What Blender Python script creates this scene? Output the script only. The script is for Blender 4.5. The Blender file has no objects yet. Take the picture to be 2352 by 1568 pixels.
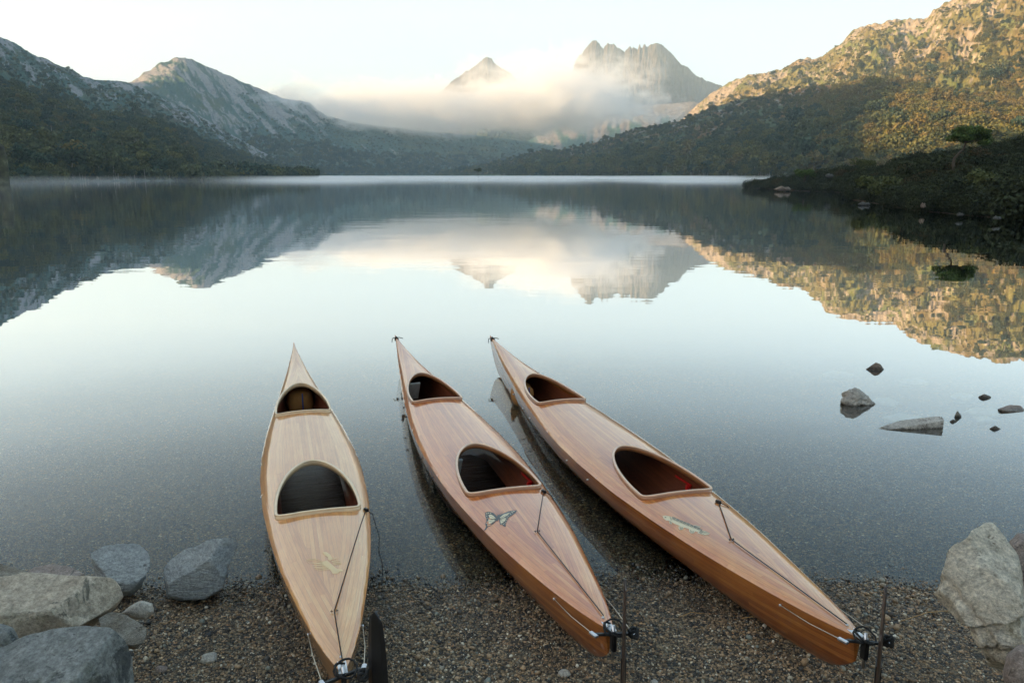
import bpy, bmesh, math, random
import numpy as np
from mathutils import Vector, Matrix
from mathutils.geometry import delaunay_2d_cdt
random.seed(7); RNG = np.random.default_rng(11)
S = bpy.context.scene; C = S.collection
R_ = math.radians; PI = math.pi

# ------------------------------------------------------------------ camera, sky, sun, exposure
F_PX, CX, CY, CAM_H = 1800.0, 1176.0, 784.0, 2.2          # lens in units of a 2352 px wide frame
TILT = math.atan(380.0/F_PX)
cam_d = bpy.data.cameras.new('camera'); cam = bpy.data.objects.new('camera', cam_d); C.objects.link(cam)
cam_d.sensor_width = 36; cam_d.lens = F_PX/2352*36; cam_d.clip_start = .05; cam_d.clip_end = 60000
cam.location = (0, 0, CAM_H); cam.rotation_euler = (PI/2-TILT, 0, 0); S.camera = cam

SUN_AZ, SUN_EL = -108.0, 10.0       # degrees from the view direction (+Y), clockwise; negative = left
wd = bpy.data.worlds.new('World'); S.world = wd; wd.use_nodes = True
nt = wd.node_tree; nt.nodes.clear()
sky = nt.nodes.new('ShaderNodeTexSky'); sky.sky_type = 'NISHITA'; sky.sun_disc = False
sky.sun_elevation = R_(SUN_EL); sky.sun_rotation = R_(SUN_AZ)
sky.air_density = 1.0; sky.dust_density = 2.2; sky.ozone_density = 1.6; sky.altitude = 900
hsv = nt.nodes.new('ShaderNodeHueSaturation'); hsv.inputs['Saturation'].default_value = 1.3
gm = nt.nodes.new('ShaderNodeGamma'); gm.inputs[1].default_value = .54
bg = nt.nodes.new('ShaderNodeBackground'); bg.inputs['Strength'].default_value = .15
wo = nt.nodes.new('ShaderNodeOutputWorld')
nt.links.new(sky.outputs[0], hsv.inputs['Color']); nt.links.new(hsv.outputs[0], gm.inputs[0])
wb = nt.nodes.new('ShaderNodeMix'); wb.data_type = 'RGBA'; wb.blend_type = 'MULTIPLY'; wb.inputs[0].default_value = 1; wb.inputs[7].default_value = (1.095, .975, .92, 1)
nt.links.new(gm.outputs[0], wb.inputs[6]); nt.links.new(wb.outputs[2], bg.inputs['Color']); nt.links.new(bg.outputs[0], wo.inputs['Surface'])
sd = bpy.data.lights.new('sun', 'SUN'); so = bpy.data.objects.new('sun', sd); C.objects.link(so)
sd.energy = 4.9; sd.angle = R_(.6); sd.color = (1.0, .655, .31)
_s = Vector((math.sin(R_(SUN_AZ))*math.cos(R_(SUN_EL)), math.cos(R_(SUN_AZ))*math.cos(R_(SUN_EL)), math.sin(R_(SUN_EL))))
so.rotation_euler = _s.to_track_quat('Z', 'Y').to_euler()
vs = S.view_settings; vs.view_transform = 'Standard'; vs.look = 'None'; vs.gamma = 1; vs.exposure = 2.25
vs.use_curve_mapping = False
cy = S.cycles; cy.use_denoising = True; cy.volume_bounces = 8; cy.max_bounces = 10; cy.transparent_max_bounces = 12
cy.diffuse_bounces = 3; cy.glossy_bounces = 3; cy.transmission_bounces = 4; cy.volume_max_steps = 128
cy.caustics_reflective = False; cy.caustics_refractive = False; cy.sample_clamp_indirect = 6

# ------------------------------------------------------------------ helpers
def ray(px, py):
    u = (px-CX)/F_PX; w = (CY-py)/F_PX
    return (u, math.cos(TILT)+w*math.sin(TILT), -math.sin(TILT)+w*math.cos(TILT))
def azel(px, py):
    d = ray(px, py); return math.atan2(d[0], d[1]), d[2]/math.hypot(d[0], d[1])
def on_z(px, py, z=0.0):
    d = ray(px, py); k = (z-CAM_H)/d[2]; return Vector((d[0]*k, d[1]*k, z))
def at_dist(px, py, D):
    a, e = azel(px, py); return Vector((D*math.sin(a), D*math.cos(a), CAM_H+e*D))
def tag(o, label=None, cat=None, group=None, kind=None):
    if label: o['label'] = label
    if cat: o['category'] = cat
    if group: o['group'] = group
    if kind: o['kind'] = kind
    return o
def mesh_obj(name, verts, faces, mat=None, parent=None, smooth=True):
    me = bpy.data.meshes.new(name); me.from_pydata([tuple(v) for v in verts], [], [tuple(f) for f in faces])
    if smooth: me.polygons.foreach_set('use_smooth', [True]*len(me.polygons))
    me.update(); o = bpy.data.objects.new(name, me); C.objects.link(o)
    if mat: me.materials.append(mat)
    if parent: o.parent = parent
    return o
def empty(name, loc=(0,0,0), rz=0, parent=None):
    o = bpy.data.objects.new(name, None); C.objects.link(o); o.location = loc; o.rotation_euler = (0,0,rz)
    o.empty_display_size = .1
    if parent: o.parent = parent
    return o
def grid_mesh(name, X, Y, Z, mat, col=None, wrap=False, parent=None):
    n, m = X.shape
    co = np.stack([X, Y, Z], -1).reshape(-1, 3).astype(np.float32)
    i = np.arange(n-1)[:, None]*m+np.arange(m-1)[None, :]
    f = np.stack([i, i+1, i+m+1, i+m], -1).reshape(-1, 4)
    if wrap:
        j = np.arange(n-1)*m; f = np.concatenate([f, np.stack([j+m-1, j, j+m, j+2*m-1], -1)])
    me = bpy.data.meshes.new(name); nf = len(f)
    me.vertices.add(len(co)); me.vertices.foreach_set('co', co.ravel())
    me.loops.add(nf*4); me.loops.foreach_set('vertex_index', f.ravel().astype(np.int32))
    me.polygons.add(nf); me.polygons.foreach_set('loop_start', (np.arange(nf)*4).astype(np.int32))
    me.polygons.foreach_set('use_smooth', np.ones(nf, bool))
    if col is not None:
        a = me.attributes.new('tone', 'FLOAT_COLOR', 'POINT')
        c4 = np.ones((len(co), 4), np.float32); c4[:, :3] = col.reshape(-1, 3); a.data.foreach_set('color', c4.ravel())
    me.update(calc_edges=True); me.materials.append(mat)
    o = bpy.data.objects.new(name, me); C.objects.link(o)
    if parent: o.parent = parent
    return o
# --- numpy gradient noise
_P = np.random.default_rng(5).permutation(4096); _G = np.random.default_rng(6).uniform(0, 2*PI, 4096)
def noise2(x, y, seed=0):
    x = np.asarray(x, float)+seed*37.13; y = np.asarray(y, float)+seed*91.7
    xi = np.floor(x).astype(int); yi = np.floor(y).astype(int); fx = x-xi; fy = y-yi
    def g(a, b, dx, dy):
        h = _G[_P[(_P[a & 4095]+b) & 4095]]; return np.cos(h)*dx+np.sin(h)*dy
    u = fx*fx*fx*(fx*(fx*6-15)+10); v = fy*fy*fy*(fy*(fy*6-15)+10)
    n0 = g(xi, yi, fx, fy)*(1-u)+g(xi+1, yi, fx-1, fy)*u
    n1 = g(xi, yi+1, fx, fy-1)*(1-u)+g(xi+1, yi+1, fx-1, fy-1)*u
    return (n0*(1-v)+n1*v)*1.5
def fbm(x, y, o=4, seed=0, gain=.5):
    r = 0; a = 1; t = 0
    for k in range(o):
        r = r+a*noise2(x*2**k, y*2**k, seed+k*3); t += a; a *= gain
    return r/t
def ridged(x, y, o=4, seed=0):
    r = 0; a = 1; t = 0
    for k in range(o):
        r = r+a*(1-np.abs(noise2(x*2**k, y*2**k, seed+k*5))*2); t += a; a *= .5
    return r/t
def sm(x, a, b):
    t = np.clip((x-a)/(b-a), 0, 1); return t*t*(3-2*t)

# --- node material helper
class NT:
    def __init__(s, name):
        s.m = bpy.data.materials.new(name); s.m.use_nodes = True; s.t = s.m.node_tree; s.t.nodes.clear()
        s.out = s.t.nodes.new('ShaderNodeOutputMaterial')
    def n(s, typ, ins=None, **kw):
        nd = s.t.nodes.new('ShaderNode'+typ)
        for k, v in kw.items(): setattr(nd, k, v)
        for k, v in (ins or {}).items(): s.set(nd.inputs[k], v)
        return nd
    def set(s, sock, v):
        if isinstance(v, bpy.types.NodeSocket): s.t.links.new(v, sock)
        elif isinstance(v, bpy.types.Node): s.t.links.new(v.outputs[0], sock)
        else: sock.default_value = v
    def math(s, op, a, b=None, c=None, clamp=False):
        nd = s.t.nodes.new('ShaderNodeMath'); nd.operation = op; nd.use_clamp = clamp; s.set(nd.inputs[0], a)
        if b is not None: s.set(nd.inputs[1], b)
        if c is not None: s.set(nd.inputs[2], c)
        return nd.outputs[0]
    def mix(s, f, a, b, blend='MIX'):
        nd = s.t.nodes.new('ShaderNodeMix'); nd.data_type = 'RGBA'; nd.blend_type = blend
        s.set(nd.inputs[0], f); s.set(nd.inputs[6], a); s.set(nd.inputs[7], b); return nd.outputs[2]
    def ramp(s, f, stops, interp='LINEAR'):
        nd = s.t.nodes.new('ShaderNodeValToRGB'); cr = nd.color_ramp; cr.interpolation = interp
        while len(cr.elements) < len(stops): cr.elements.new(.5)
        for e, (p, c) in zip(cr.elements, stops):
            e.position = p; e.color = (*c, 1) if len(c) == 3 else c
        s.set(nd.inputs[0], f); return nd.outputs[0]
    def noise(s, vec, scale, detail=4, rough=.55, dist=0):
        nd = s.n('TexNoise', {'Scale': scale, 'Detail': detail, 'Roughness': rough, 'Distortion': dist})
        if vec is not None: s.set(nd.inputs['Vector'], vec)
        return nd
    def bsdf(s, **kw):
        nd = s.n('BsdfPrincipled')
        for k, v in kw.items(): s.set(nd.inputs[k.replace('_', ' ')], v)
        s.t.links.new(nd.outputs[0], s.out.inputs['Surface']); return nd
def g3(v): return (v, v, v, 1)
def rgba(c): return (*c, 1)
def simple(name, c, rough=.5, metal=0, coat=0, var=.25, scale=30, bump=0):
    n = NT(name); tc = n.n('TexCoord').outputs['Object']; ns = n.noise(tc, scale, 3)
    col = n.mix(ns.outputs[0], rgba([x*(1-var) for x in c]), rgba([x*(1+var) for x in c]))
    kw = dict(Base_Color=col, Roughness=rough, Metallic=metal, Coat_Weight=coat)
    if bump: kw['Normal'] = n.n('Bump', {'Strength': bump, 'Height': ns.outputs[0], 'Distance': .01})
    n.bsdf(**kw); return n.m

# ------------------------------------------------------------------ materials of the place
def terrain_mat(name, sc, bump=.6):
    n = NT(name); tc = n.n('NewGeometry').outputs['Position']
    at = n.n('Attribute', attribute_name='tone').outputs['Color']
    a = n.noise(tc, 1/sc, 4, .65); b = n.noise(tc, 6/sc, 3, .6)
    f = n.math('ADD', n.math('MULTIPLY', a, .6), n.math('MULTIPLY', b, .5))
    k = n.ramp(f, [(.3, (.45,.45,.45)), (.72, (1.6,1.6,1.6))])
    col = n.mix(1.0, at, k, 'MULTIPLY')
    bp = n.n('Bump', {'Strength': bump, 'Height': f, 'Distance': sc*.35})
    n.bsdf(Base_Color=col, Roughness=.95, Normal=bp, Specular_IOR_Level=.1); return n.m
M_TERR = terrain_mat('mountain_ground', 9.0)
M_TERR_FAR = terrain_mat('far_mountain_rock', 22.0)

def leaf_mat(name, dark, light, alt=None):
    n = NT(name); t = n.n('Attribute', attribute_name='tint', attribute_type='INSTANCER').outputs['Fac']
    g = n.n('Attribute', attribute_name='shade').outputs['Fac']
    c = n.mix(t, rgba(dark), rgba(light))
    if alt: c = n.mix(n.math('GREATER_THAN', t, .8), c, rgba(alt))
    c = n.mix(1.0, c, n.ramp(g, [(0, (.55,.55,.55)), (1, (1.4,1.4,1.4))]), 'MULTIPLY')
    n.bsdf(Base_Color=c, Roughness=.8, Specular_IOR_Level=.15); return n.m
M_TREE = leaf_mat('gum_foliage', (.032,.058,.042), (.165,.145,.036), (.15,.12,.045))
M_HEATH = leaf_mat('heath_foliage', (.017,.024,.011), (.045,.052,.02), (.055,.042,.018))
M_BARK = simple('pale_bark', (.3,.27,.22), .9, scale=8)
M_DARKBARK = simple('dark_bark', (.07,.055,.04), .9, scale=8)

# ------------------------------------------------------------------ instanced cover by geometry nodes
def scatter(name, pts, scl, rot, tint, idx, sources, kind='stuff', label=None, cat=None, rot3=None):
    n = len(pts); me = bpy.data.meshes.new(name); me.vertices.add(n)
    me.vertices.foreach_set('co', np.asarray(pts, np.float32).ravel())
    r3 = np.zeros((n, 3), np.float32) if rot3 is None else np.asarray(rot3, np.float32)
    if rot3 is None: r3[:, 2] = rot
    me.attributes.new('rot', 'FLOAT_VECTOR', 'POINT').data.foreach_set('vector', r3.ravel())
    s3 = np.asarray(scl, np.float32)
    if s3.ndim == 1: s3 = np.repeat(s3[:, None], 3, 1)
    me.attributes.new('siz', 'FLOAT_VECTOR', 'POINT').data.foreach_set('vector', s3.ravel())
    me.attributes.new('tint', 'FLOAT', 'POINT').data.foreach_set('value', np.asarray(tint, np.float32))
    me.attributes.new('pick', 'INT', 'POINT').data.foreach_set('value', np.asarray(idx, np.int32))
    o = bpy.data.objects.new(name, me); C.objects.link(o)
    col = bpy.data.collections.new(name+'_sources')
    for s in sources: col.objects.link(s)
    ng = bpy.data.node_groups.new(name, 'GeometryNodeTree')
    ng.interface.new_socket('Geometry', in_out='INPUT', socket_type='NodeSocketGeometry')
    ng.interface.new_socket('Geometry', in_out='OUTPUT', socket_type='NodeSocketGeometry')
    N = ng.nodes; L = ng.links; gi = N.new('NodeGroupInput'); go = N.new('NodeGroupOutput')
    iop = N.new('GeometryNodeInstanceOnPoints'); ci = N.new('GeometryNodeCollectionInfo')
    ci.inputs['Collection'].default_value = col; ci.inputs['Separate Children'].default_value = True
    ci.inputs['Reset Children'].default_value = True
    def at(nm, ty):
        a = N.new('GeometryNodeInputNamedAttribute'); a.data_type = ty; a.inputs['Name'].default_value = nm; return a.outputs['Attribute']
    iop.inputs['Pick Instance'].default_value = True
    L.new(gi.outputs[0], iop.inputs['Points']); L.new(ci.outputs[0], iop.inputs['Instance'])
    L.new(at('pick', 'INT'), iop.inputs['Instance Index']); L.new(at('siz', 'FLOAT_VECTOR'), iop.inputs['Scale'])
    L.new(at('rot', 'FLOAT_VECTOR'), iop.inputs['Rotation']); L.new(iop.outputs[0], go.inputs[0])
    md = o.modifiers.new('scatter', 'NODES'); md.node_group = ng
    tag(o, label, cat, None, kind); return o
def src(name, verts, faces, mats, midx=None, shade=None, smooth=False):
    me = bpy.data.meshes.new(name); me.from_pydata([tuple(v) for v in verts], [], [tuple(f) for f in faces])
    for m in mats: me.materials.append(m)
    if midx is not None: me.polygons.foreach_set('material_index', midx)
    if smooth: me.polygons.foreach_set('use_smooth', [True]*len(me.polygons))
    if shade is not None: me.attributes.new('shade', 'FLOAT', 'POINT').data.foreach_set('value', np.asarray(shade, np.float32))
    me.update(); return bpy.data.objects.new(name, me)
def crown_geo(rng, lobes, per, leaf, flat=.6):
    """leaf clumps spread through several lobes: verts, faces, shade"""
    V = []; Fc = []; Sh = []
    for (c, r) in lobes:
        for _ in range(per):
            d = rng.normal(size=3); d /= np.linalg.norm(d); rr = r*rng.uniform(.55, 1.05)
            p = np.array(c)+d*rr*np.array([1, 1, flat])
            nrm = d*.6+rng.normal(size=3)*.5; nrm /= np.linalg.norm(nrm)
            t = np.cross(nrm, rng.normal(size=3)); t /= np.linalg.norm(t); b = np.cross(nrm, t)
            s = leaf*rng.uniform(.6, 1.4); k = len(V); sh = rng.uniform(0, 1)
            for (a_, b_) in ((-1, -.6), (.9, -.8), (1.1, .7), (-.7, 1)):
                V.append(p+t*a_*s+b*b_*s+nrm*rng.uniform(-.3, .3)*s); Sh.append(sh)
            Fc.append((k, k+1, k+2, k+3))
    return V, Fc, Sh
def tube_geo(path, rad, seg=6, cap=True):
    V = []; Fc = []; path = [Vector(p) for p in path]; n = len(path)
    if not hasattr(rad, '__len__'): rad = [rad]*n
    up = Vector((0, 0, 1)); prev = None
    for i, p in enumerate(path):
        d = (path[min(i+1, n-1)]-path[max(i-1, 0)]).normalized()
        if prev is None:
            a = d.cross(up)
            if a.length < .05: a = d.cross(Vector((1, 0, 0)))
        else: a = prev-d*prev.dot(d)
        a.normalize(); prev = a; b = d.cross(a)
        for k in range(seg):
            t = 2*PI*k/seg; V.append(p+(a*math.cos(t)+b*math.sin(t))*rad[i])
    for i in range(n-1):
        for k in range(seg):
            k2 = (k+1) % seg; Fc.append((i*seg+k, i*seg+k2, (i+1)*seg+k2, (i+1)*seg+k))
    if cap: Fc.append(tuple(range(seg))[::-1]); Fc.append(tuple((n-1)*seg+k for k in range(seg)))
    return V, Fc
class Geo:
    def __init__(s): s.v = []; s.f = []; s.m = []; s.sh = []
    def add(s, vf, mi=0, sh=None):
        v, f = vf[0], vf[1]; k = len(s.v); s.v += [tuple(x) for x in v]; s.f += [tuple(i+k for i in q) for q in f]
        s.m += [mi]*len(f); s.sh += (list(sh) if sh is not None else [.5]*len(v)); return s

# ------------------------------------------------------------------ mountains (height fields in their real places)
TE = math.tan(R_(SUN_EL)); _sa = R_(SUN_AZ)
A_DIR = (-math.sin(_sa), -math.cos(_sa)); B_DIR = (A_DIR[1]*-1, A_DIR[0])
def layer(name, sil, Rc, Ft, mat, colour, az_pad=(0, 0), na=700, nrow=170, nback=14, prof=1.5, amp=.06, gully=.05,
          gl=(45., 3.), shear=0., rough=.012, sig=.012, crestp=5., crest_keep=.35, seed=1, back=.35, label=None, cat=None, jag=0.0, base=-3.0, cell=1.0):
    """sil: silhouette pixels; Rc, Ft: crest and foot distances as (px, metres) lists"""
    a = [azel(*p) for p in sil]; azs = np.array([q[0] for q in a]); els = np.array([q[1] for q in a])
    pxaz = lambda px: azel(px, 404)[0]
    az = np.linspace(azs[0], azs[-1], na)
    R = np.interp(az, [pxaz(p) for p, _ in Rc], [v for _, v in Rc]); Fo = np.interp(az, [pxaz(p) for p, _ in Ft], [v for _, v in Ft])
    el = np.interp(az, azs, els); zc = CAM_H+el*R
    if jag: zc = zc+jag*zc*fbm(az*420, az*0, 4, seed)
    ks = max(2, int(sig*na)); ke = np.hanning(2*ks+3)[1:-1]; ke /= ke.sum(); zs_ = np.convolve(np.concatenate([np.full(ks, zc[0]), zc, np.full(ks, zc[-1])]), ke, 'valid')
    t = np.concatenate([np.linspace(0, 1, nrow), 1+back*np.linspace(0, 1, nback+1)[1:]])
    T, AZ = np.meshgrid(t, az, indexing='ij'); RR = R[None]; FF = Fo[None]; ZC = zc[None]
    tf = np.clip(T, 0, 1)
    r = FF+(RR-FF)*T
    arc = AZ*2000.0
    p1 = .30*tf+.70*tf**prof
    z = base+(zs_[None]-base)*p1+(ZC-zs_[None])*np.clip(T, 0, 1)**crestp
    env = np.sin(np.clip(tf, 0, 1)*PI*.5)**.7*(1-(1-crest_keep)*sm(tf, .75, 1.0))
    u = arc/gl[0]+shear*tf; v = tf*gl[1]
    big = fbm(arc/260, tf*2.2, 3, seed+2); gul = ridged(u, v, 4, seed+4)-.45; fine = fbm(arc/14/cell, tf*34/cell, 3, seed+9)
    z = z+ZC*env*(amp*big+gully*gul)+ZC*env*rough*fine
    bk = np.clip((T-1)/back, 0, 1); z = np.where(T > 1, z*(1-.85*bk**1.3), z)
    X = r*np.sin(AZ); Y = r*np.cos(AZ)
    col = colour(arc, tf, AZ, big, gul, fine, r, z)
    o = grid_mesh(name, X, Y, z, mat, col); tag(o, label, cat, None, 'structure')
    return dict(az=az, t=t, X=X, Y=Y, Z=z, r=r, big=big, gul=gul, col=col, nrow=nrow)

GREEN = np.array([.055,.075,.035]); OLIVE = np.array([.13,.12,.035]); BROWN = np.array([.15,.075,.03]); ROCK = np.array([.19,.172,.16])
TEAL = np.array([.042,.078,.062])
def blend(a, b, m): return a*(1-m[..., None])+b*m[..., None]
def px_mask(AZ, EL, polys, soft=.0015):
    return 0
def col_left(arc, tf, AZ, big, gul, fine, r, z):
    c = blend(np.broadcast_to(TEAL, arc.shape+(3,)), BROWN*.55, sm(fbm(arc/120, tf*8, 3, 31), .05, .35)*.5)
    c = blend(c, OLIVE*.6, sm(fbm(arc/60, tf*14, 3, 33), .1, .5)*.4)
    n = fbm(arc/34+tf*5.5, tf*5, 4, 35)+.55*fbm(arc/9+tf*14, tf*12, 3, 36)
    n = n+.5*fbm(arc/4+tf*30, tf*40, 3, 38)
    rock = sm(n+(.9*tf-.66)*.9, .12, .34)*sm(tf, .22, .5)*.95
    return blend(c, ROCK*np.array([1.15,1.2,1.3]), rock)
def col_second(arc, tf, AZ, big, gul, fine, r, z):
    c = blend(np.broadcast_to(TEAL, arc.shape+(3,)), OLIVE*.7, sm(fbm(arc/90, tf*9, 3, 41), .05, .4)*.5)
    n = fbm(arc/30+tf*9, tf*4, 4, 45)+.5*fbm(arc/8+tf*22, tf*9, 3, 46)
    px = AZ
    lim = sm(-AZ, .12, .30)
    n = n+.45*fbm(arc/3.5+tf*40, tf*30, 3, 47)
    rock = sm(n+(tf-.66)*1.1*lim-.5*(1-lim), .0, .26)*sm(tf, .15, .35)*.95
    return blend(c, ROCK*np.array([1.2,1.22,1.28]), rock)
def col_cradle(arc, tf, AZ, big, gul, fine, r, z):
    c = np.broadcast_to(ROCK*np.array([.42,.39,.38]), arc.shape+(3,))
    veg = sm(fbm(arc/60, tf*6, 3, 51)+(.66-tf)*2.2, -.1, .5)
    c = blend(c, np.array([.055,.062,.034]), veg)
    c = c*(1+.75*fbm(arc/5, z/22, 4, 53)+.5*fbm(arc/30, z/40, 3, 54))[..., None]
    return np.clip(c, .01, 1)
def col_shelf(arc, tf, AZ, big, gul, fine, r, z):
    c = np.broadcast_to(TEAL*1.1, arc.shape+(3,))
    rock = sm(fbm(arc/22+tf*.5, tf*2.5, 4, 61)+(tf-.45)*1.6*sm(AZ, .0, .1)-.1, .0, .25)
    return blend(c, ROCK*.85, rock)*(1+.6*fbm(arc/7, z/14, 3, 63))[..., None]
def col_front(arc, tf, AZ, big, gul, fine, r, z):
    c = blend(np.broadcast_to(GREEN*.9, arc.shape+(3,)), BROWN, sm(fbm(arc/110, tf*9, 3, 71)+(tf-.55)*.6, .0, .3)*.8)
    n = fbm(arc/30, tf*10, 4, 75)+.5*fbm(arc/9, tf*26, 3, 76)
    return blend(c, ROCK*.9, sm(n+(tf-.6)*.3, .28, .42)*sm(tf, .1, .3))
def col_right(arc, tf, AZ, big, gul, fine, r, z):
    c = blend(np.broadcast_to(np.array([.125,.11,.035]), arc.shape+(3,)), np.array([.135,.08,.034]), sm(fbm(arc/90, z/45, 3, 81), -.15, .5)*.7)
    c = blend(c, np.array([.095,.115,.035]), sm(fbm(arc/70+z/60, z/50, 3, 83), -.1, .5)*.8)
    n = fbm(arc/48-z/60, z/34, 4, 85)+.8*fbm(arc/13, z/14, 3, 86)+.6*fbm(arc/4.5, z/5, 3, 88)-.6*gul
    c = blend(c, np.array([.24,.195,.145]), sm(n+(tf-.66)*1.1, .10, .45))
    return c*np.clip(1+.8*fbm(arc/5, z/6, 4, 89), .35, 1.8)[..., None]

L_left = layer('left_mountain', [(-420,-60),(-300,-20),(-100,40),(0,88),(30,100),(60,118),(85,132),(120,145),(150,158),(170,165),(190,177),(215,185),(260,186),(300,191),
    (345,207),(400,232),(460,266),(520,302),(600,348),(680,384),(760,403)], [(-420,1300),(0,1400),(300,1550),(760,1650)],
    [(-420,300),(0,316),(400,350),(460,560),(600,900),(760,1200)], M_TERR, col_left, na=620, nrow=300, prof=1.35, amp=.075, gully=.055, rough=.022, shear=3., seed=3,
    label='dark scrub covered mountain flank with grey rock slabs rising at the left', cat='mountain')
L_second = layer('domed_mountain', [(120,300),(200,245),(260,212),(290,192),(318,180),(330,168),(345,160),(358,150),(370,146),(385,140),(400,134),(412,135),(425,131),(440,137),(455,146),(490,160),(520,175),(545,184),
    (570,195),(600,207),(625,217),(650,228),(675,232),(692,233),(712,238),(730,256),(760,270),(800,280),(880,290),(960,300),(1100,312),(1250,330),(1400,360),(1500,385)],
    [(120,2200),(700,2400),(1250,3000),(1500,3000)], [(120,1200),(700,1500),(1000,1900),(1500,2100)], M_TERR, col_second, na=820, nrow=220, prof=1.3,
    amp=.05, gully=.06, rough=.02, shear=5., gl=(38., 4.), seed=13, label='bare domed peak behind the left flank, its top catching the sun', cat='mountain')
cz = lambda x, y: ((2000+x/2.24)*.57422, (100+y/2.24)*.57422)
L_cradle = layer('jagged_mountain', [(930,290),(1000,225),(1035,190),(1055,176),(1068,166),(1080,160),(1092,150),(1103,141),(1112,133),(1120,128),(1129,133),(1140,147),(1158,158),(1172,166),(1195,190),(1225,205),(1270,200),(1312,186)]+
    [cz(*p) for p in [(660,375),(672,330),(680,310),(712,262),(740,240),(760,205),(780,185),(805,165),(830,140),(845,143),(860,137),(885,165),(898,190),(915,210),(928,216),(935,190),(960,170),(978,177),(1000,171),(1035,180),(1050,210),(1068,212),(1085,222),(1100,226),(1115,246),(1135,222),
    (1150,196),(1162,190),(1172,198),(1182,222),(1195,200),(1208,204),(1215,217),(1235,217),(1243,190),(1252,177),(1262,205),(1276,210),(1290,180),(1300,170),(1316,196),(1330,196),(1342,179),(1380,168),(1395,158),(1412,155),(1450,180),(1500,225),(1530,250),(1560,285),(1620,350),(1680,380),(1760,450),(1850,495),(1950,535),(2010,550),(2200,640)]],
    [(930,4300),(2352,4300)], [(930,3000),(2352,3000)], M_TERR_FAR, col_cradle, na=1500, nrow=170, prof=1.8, amp=.05, gully=.022, rough=.022, gl=(14., 7.), seed=23, crest_keep=.5, jag=.010, sig=.04, crestp=16.,
    back=.12, label='jagged crested rock mountain rising above the cloud', cat='mountain')
L_shelf = layer('cliff_shelf', [(1120,360),(1200,330),(1260,300),(1320,275),(1380,262),(1430,250),(1480,241),(1530,238),(1590,234),(1640,243),(1700,240),(1800,260)],
    [(1120,3300),(1800,3000)], [(1120,2500),(1800,2500)], M_TERR_FAR, col_shelf, na=420, nrow=130, prof=1.1, amp=.06, gully=.022, gl=(24., 5.), seed=29,
    label='pale rock cliffs below the jagged mountain', cat='cliff')
rz_ = lambda x, y: (1550.3+.3408*x, .3408*y)
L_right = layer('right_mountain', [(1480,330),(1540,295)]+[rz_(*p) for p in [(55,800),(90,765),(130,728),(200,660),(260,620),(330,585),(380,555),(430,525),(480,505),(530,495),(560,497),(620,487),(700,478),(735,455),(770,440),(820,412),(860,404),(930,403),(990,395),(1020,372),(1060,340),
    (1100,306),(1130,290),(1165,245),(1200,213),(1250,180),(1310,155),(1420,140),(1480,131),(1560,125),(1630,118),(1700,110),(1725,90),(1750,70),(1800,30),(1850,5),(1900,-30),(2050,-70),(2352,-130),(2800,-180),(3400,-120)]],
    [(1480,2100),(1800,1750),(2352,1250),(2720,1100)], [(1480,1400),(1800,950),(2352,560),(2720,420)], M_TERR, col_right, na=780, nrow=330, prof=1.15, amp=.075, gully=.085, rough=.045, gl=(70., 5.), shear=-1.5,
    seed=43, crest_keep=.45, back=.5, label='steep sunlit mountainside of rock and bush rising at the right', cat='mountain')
L_front = layer('right_foothill', [(980,404),(1010,401),(1050,391),(1100,383),(1150,373),(1180,366),(1215,352),(1240,347),(1290,345),(1340,333),(1400,320),(1425,308),(1450,296),(1480,292),(1520,286),(1560,279),(1600,262),(1630,248),(1660,240),(1700,228),(1740,221),(1780,211),
    (1830,206),(1880,196),(1930,193),(1990,184),(2050,184),(2120,197),(2200,222),(2300,262),(2400,285),(2700,300)],
    [(980,1800),(1200,1500),(1570,1350),(1900,1050),(2352,640),(2720,480)], [(980,1500),(1200,1100),(1500,800),(1700,620),(2000,420),(2352,300),(2720,250)], M_TERR, col_front, na=860, nrow=210, prof=1.15, amp=.07,
    gully=.04, gl=(50., 4.), seed=53, label='dark bushy foothill sloping down to the far water', cat='hill')

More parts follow.
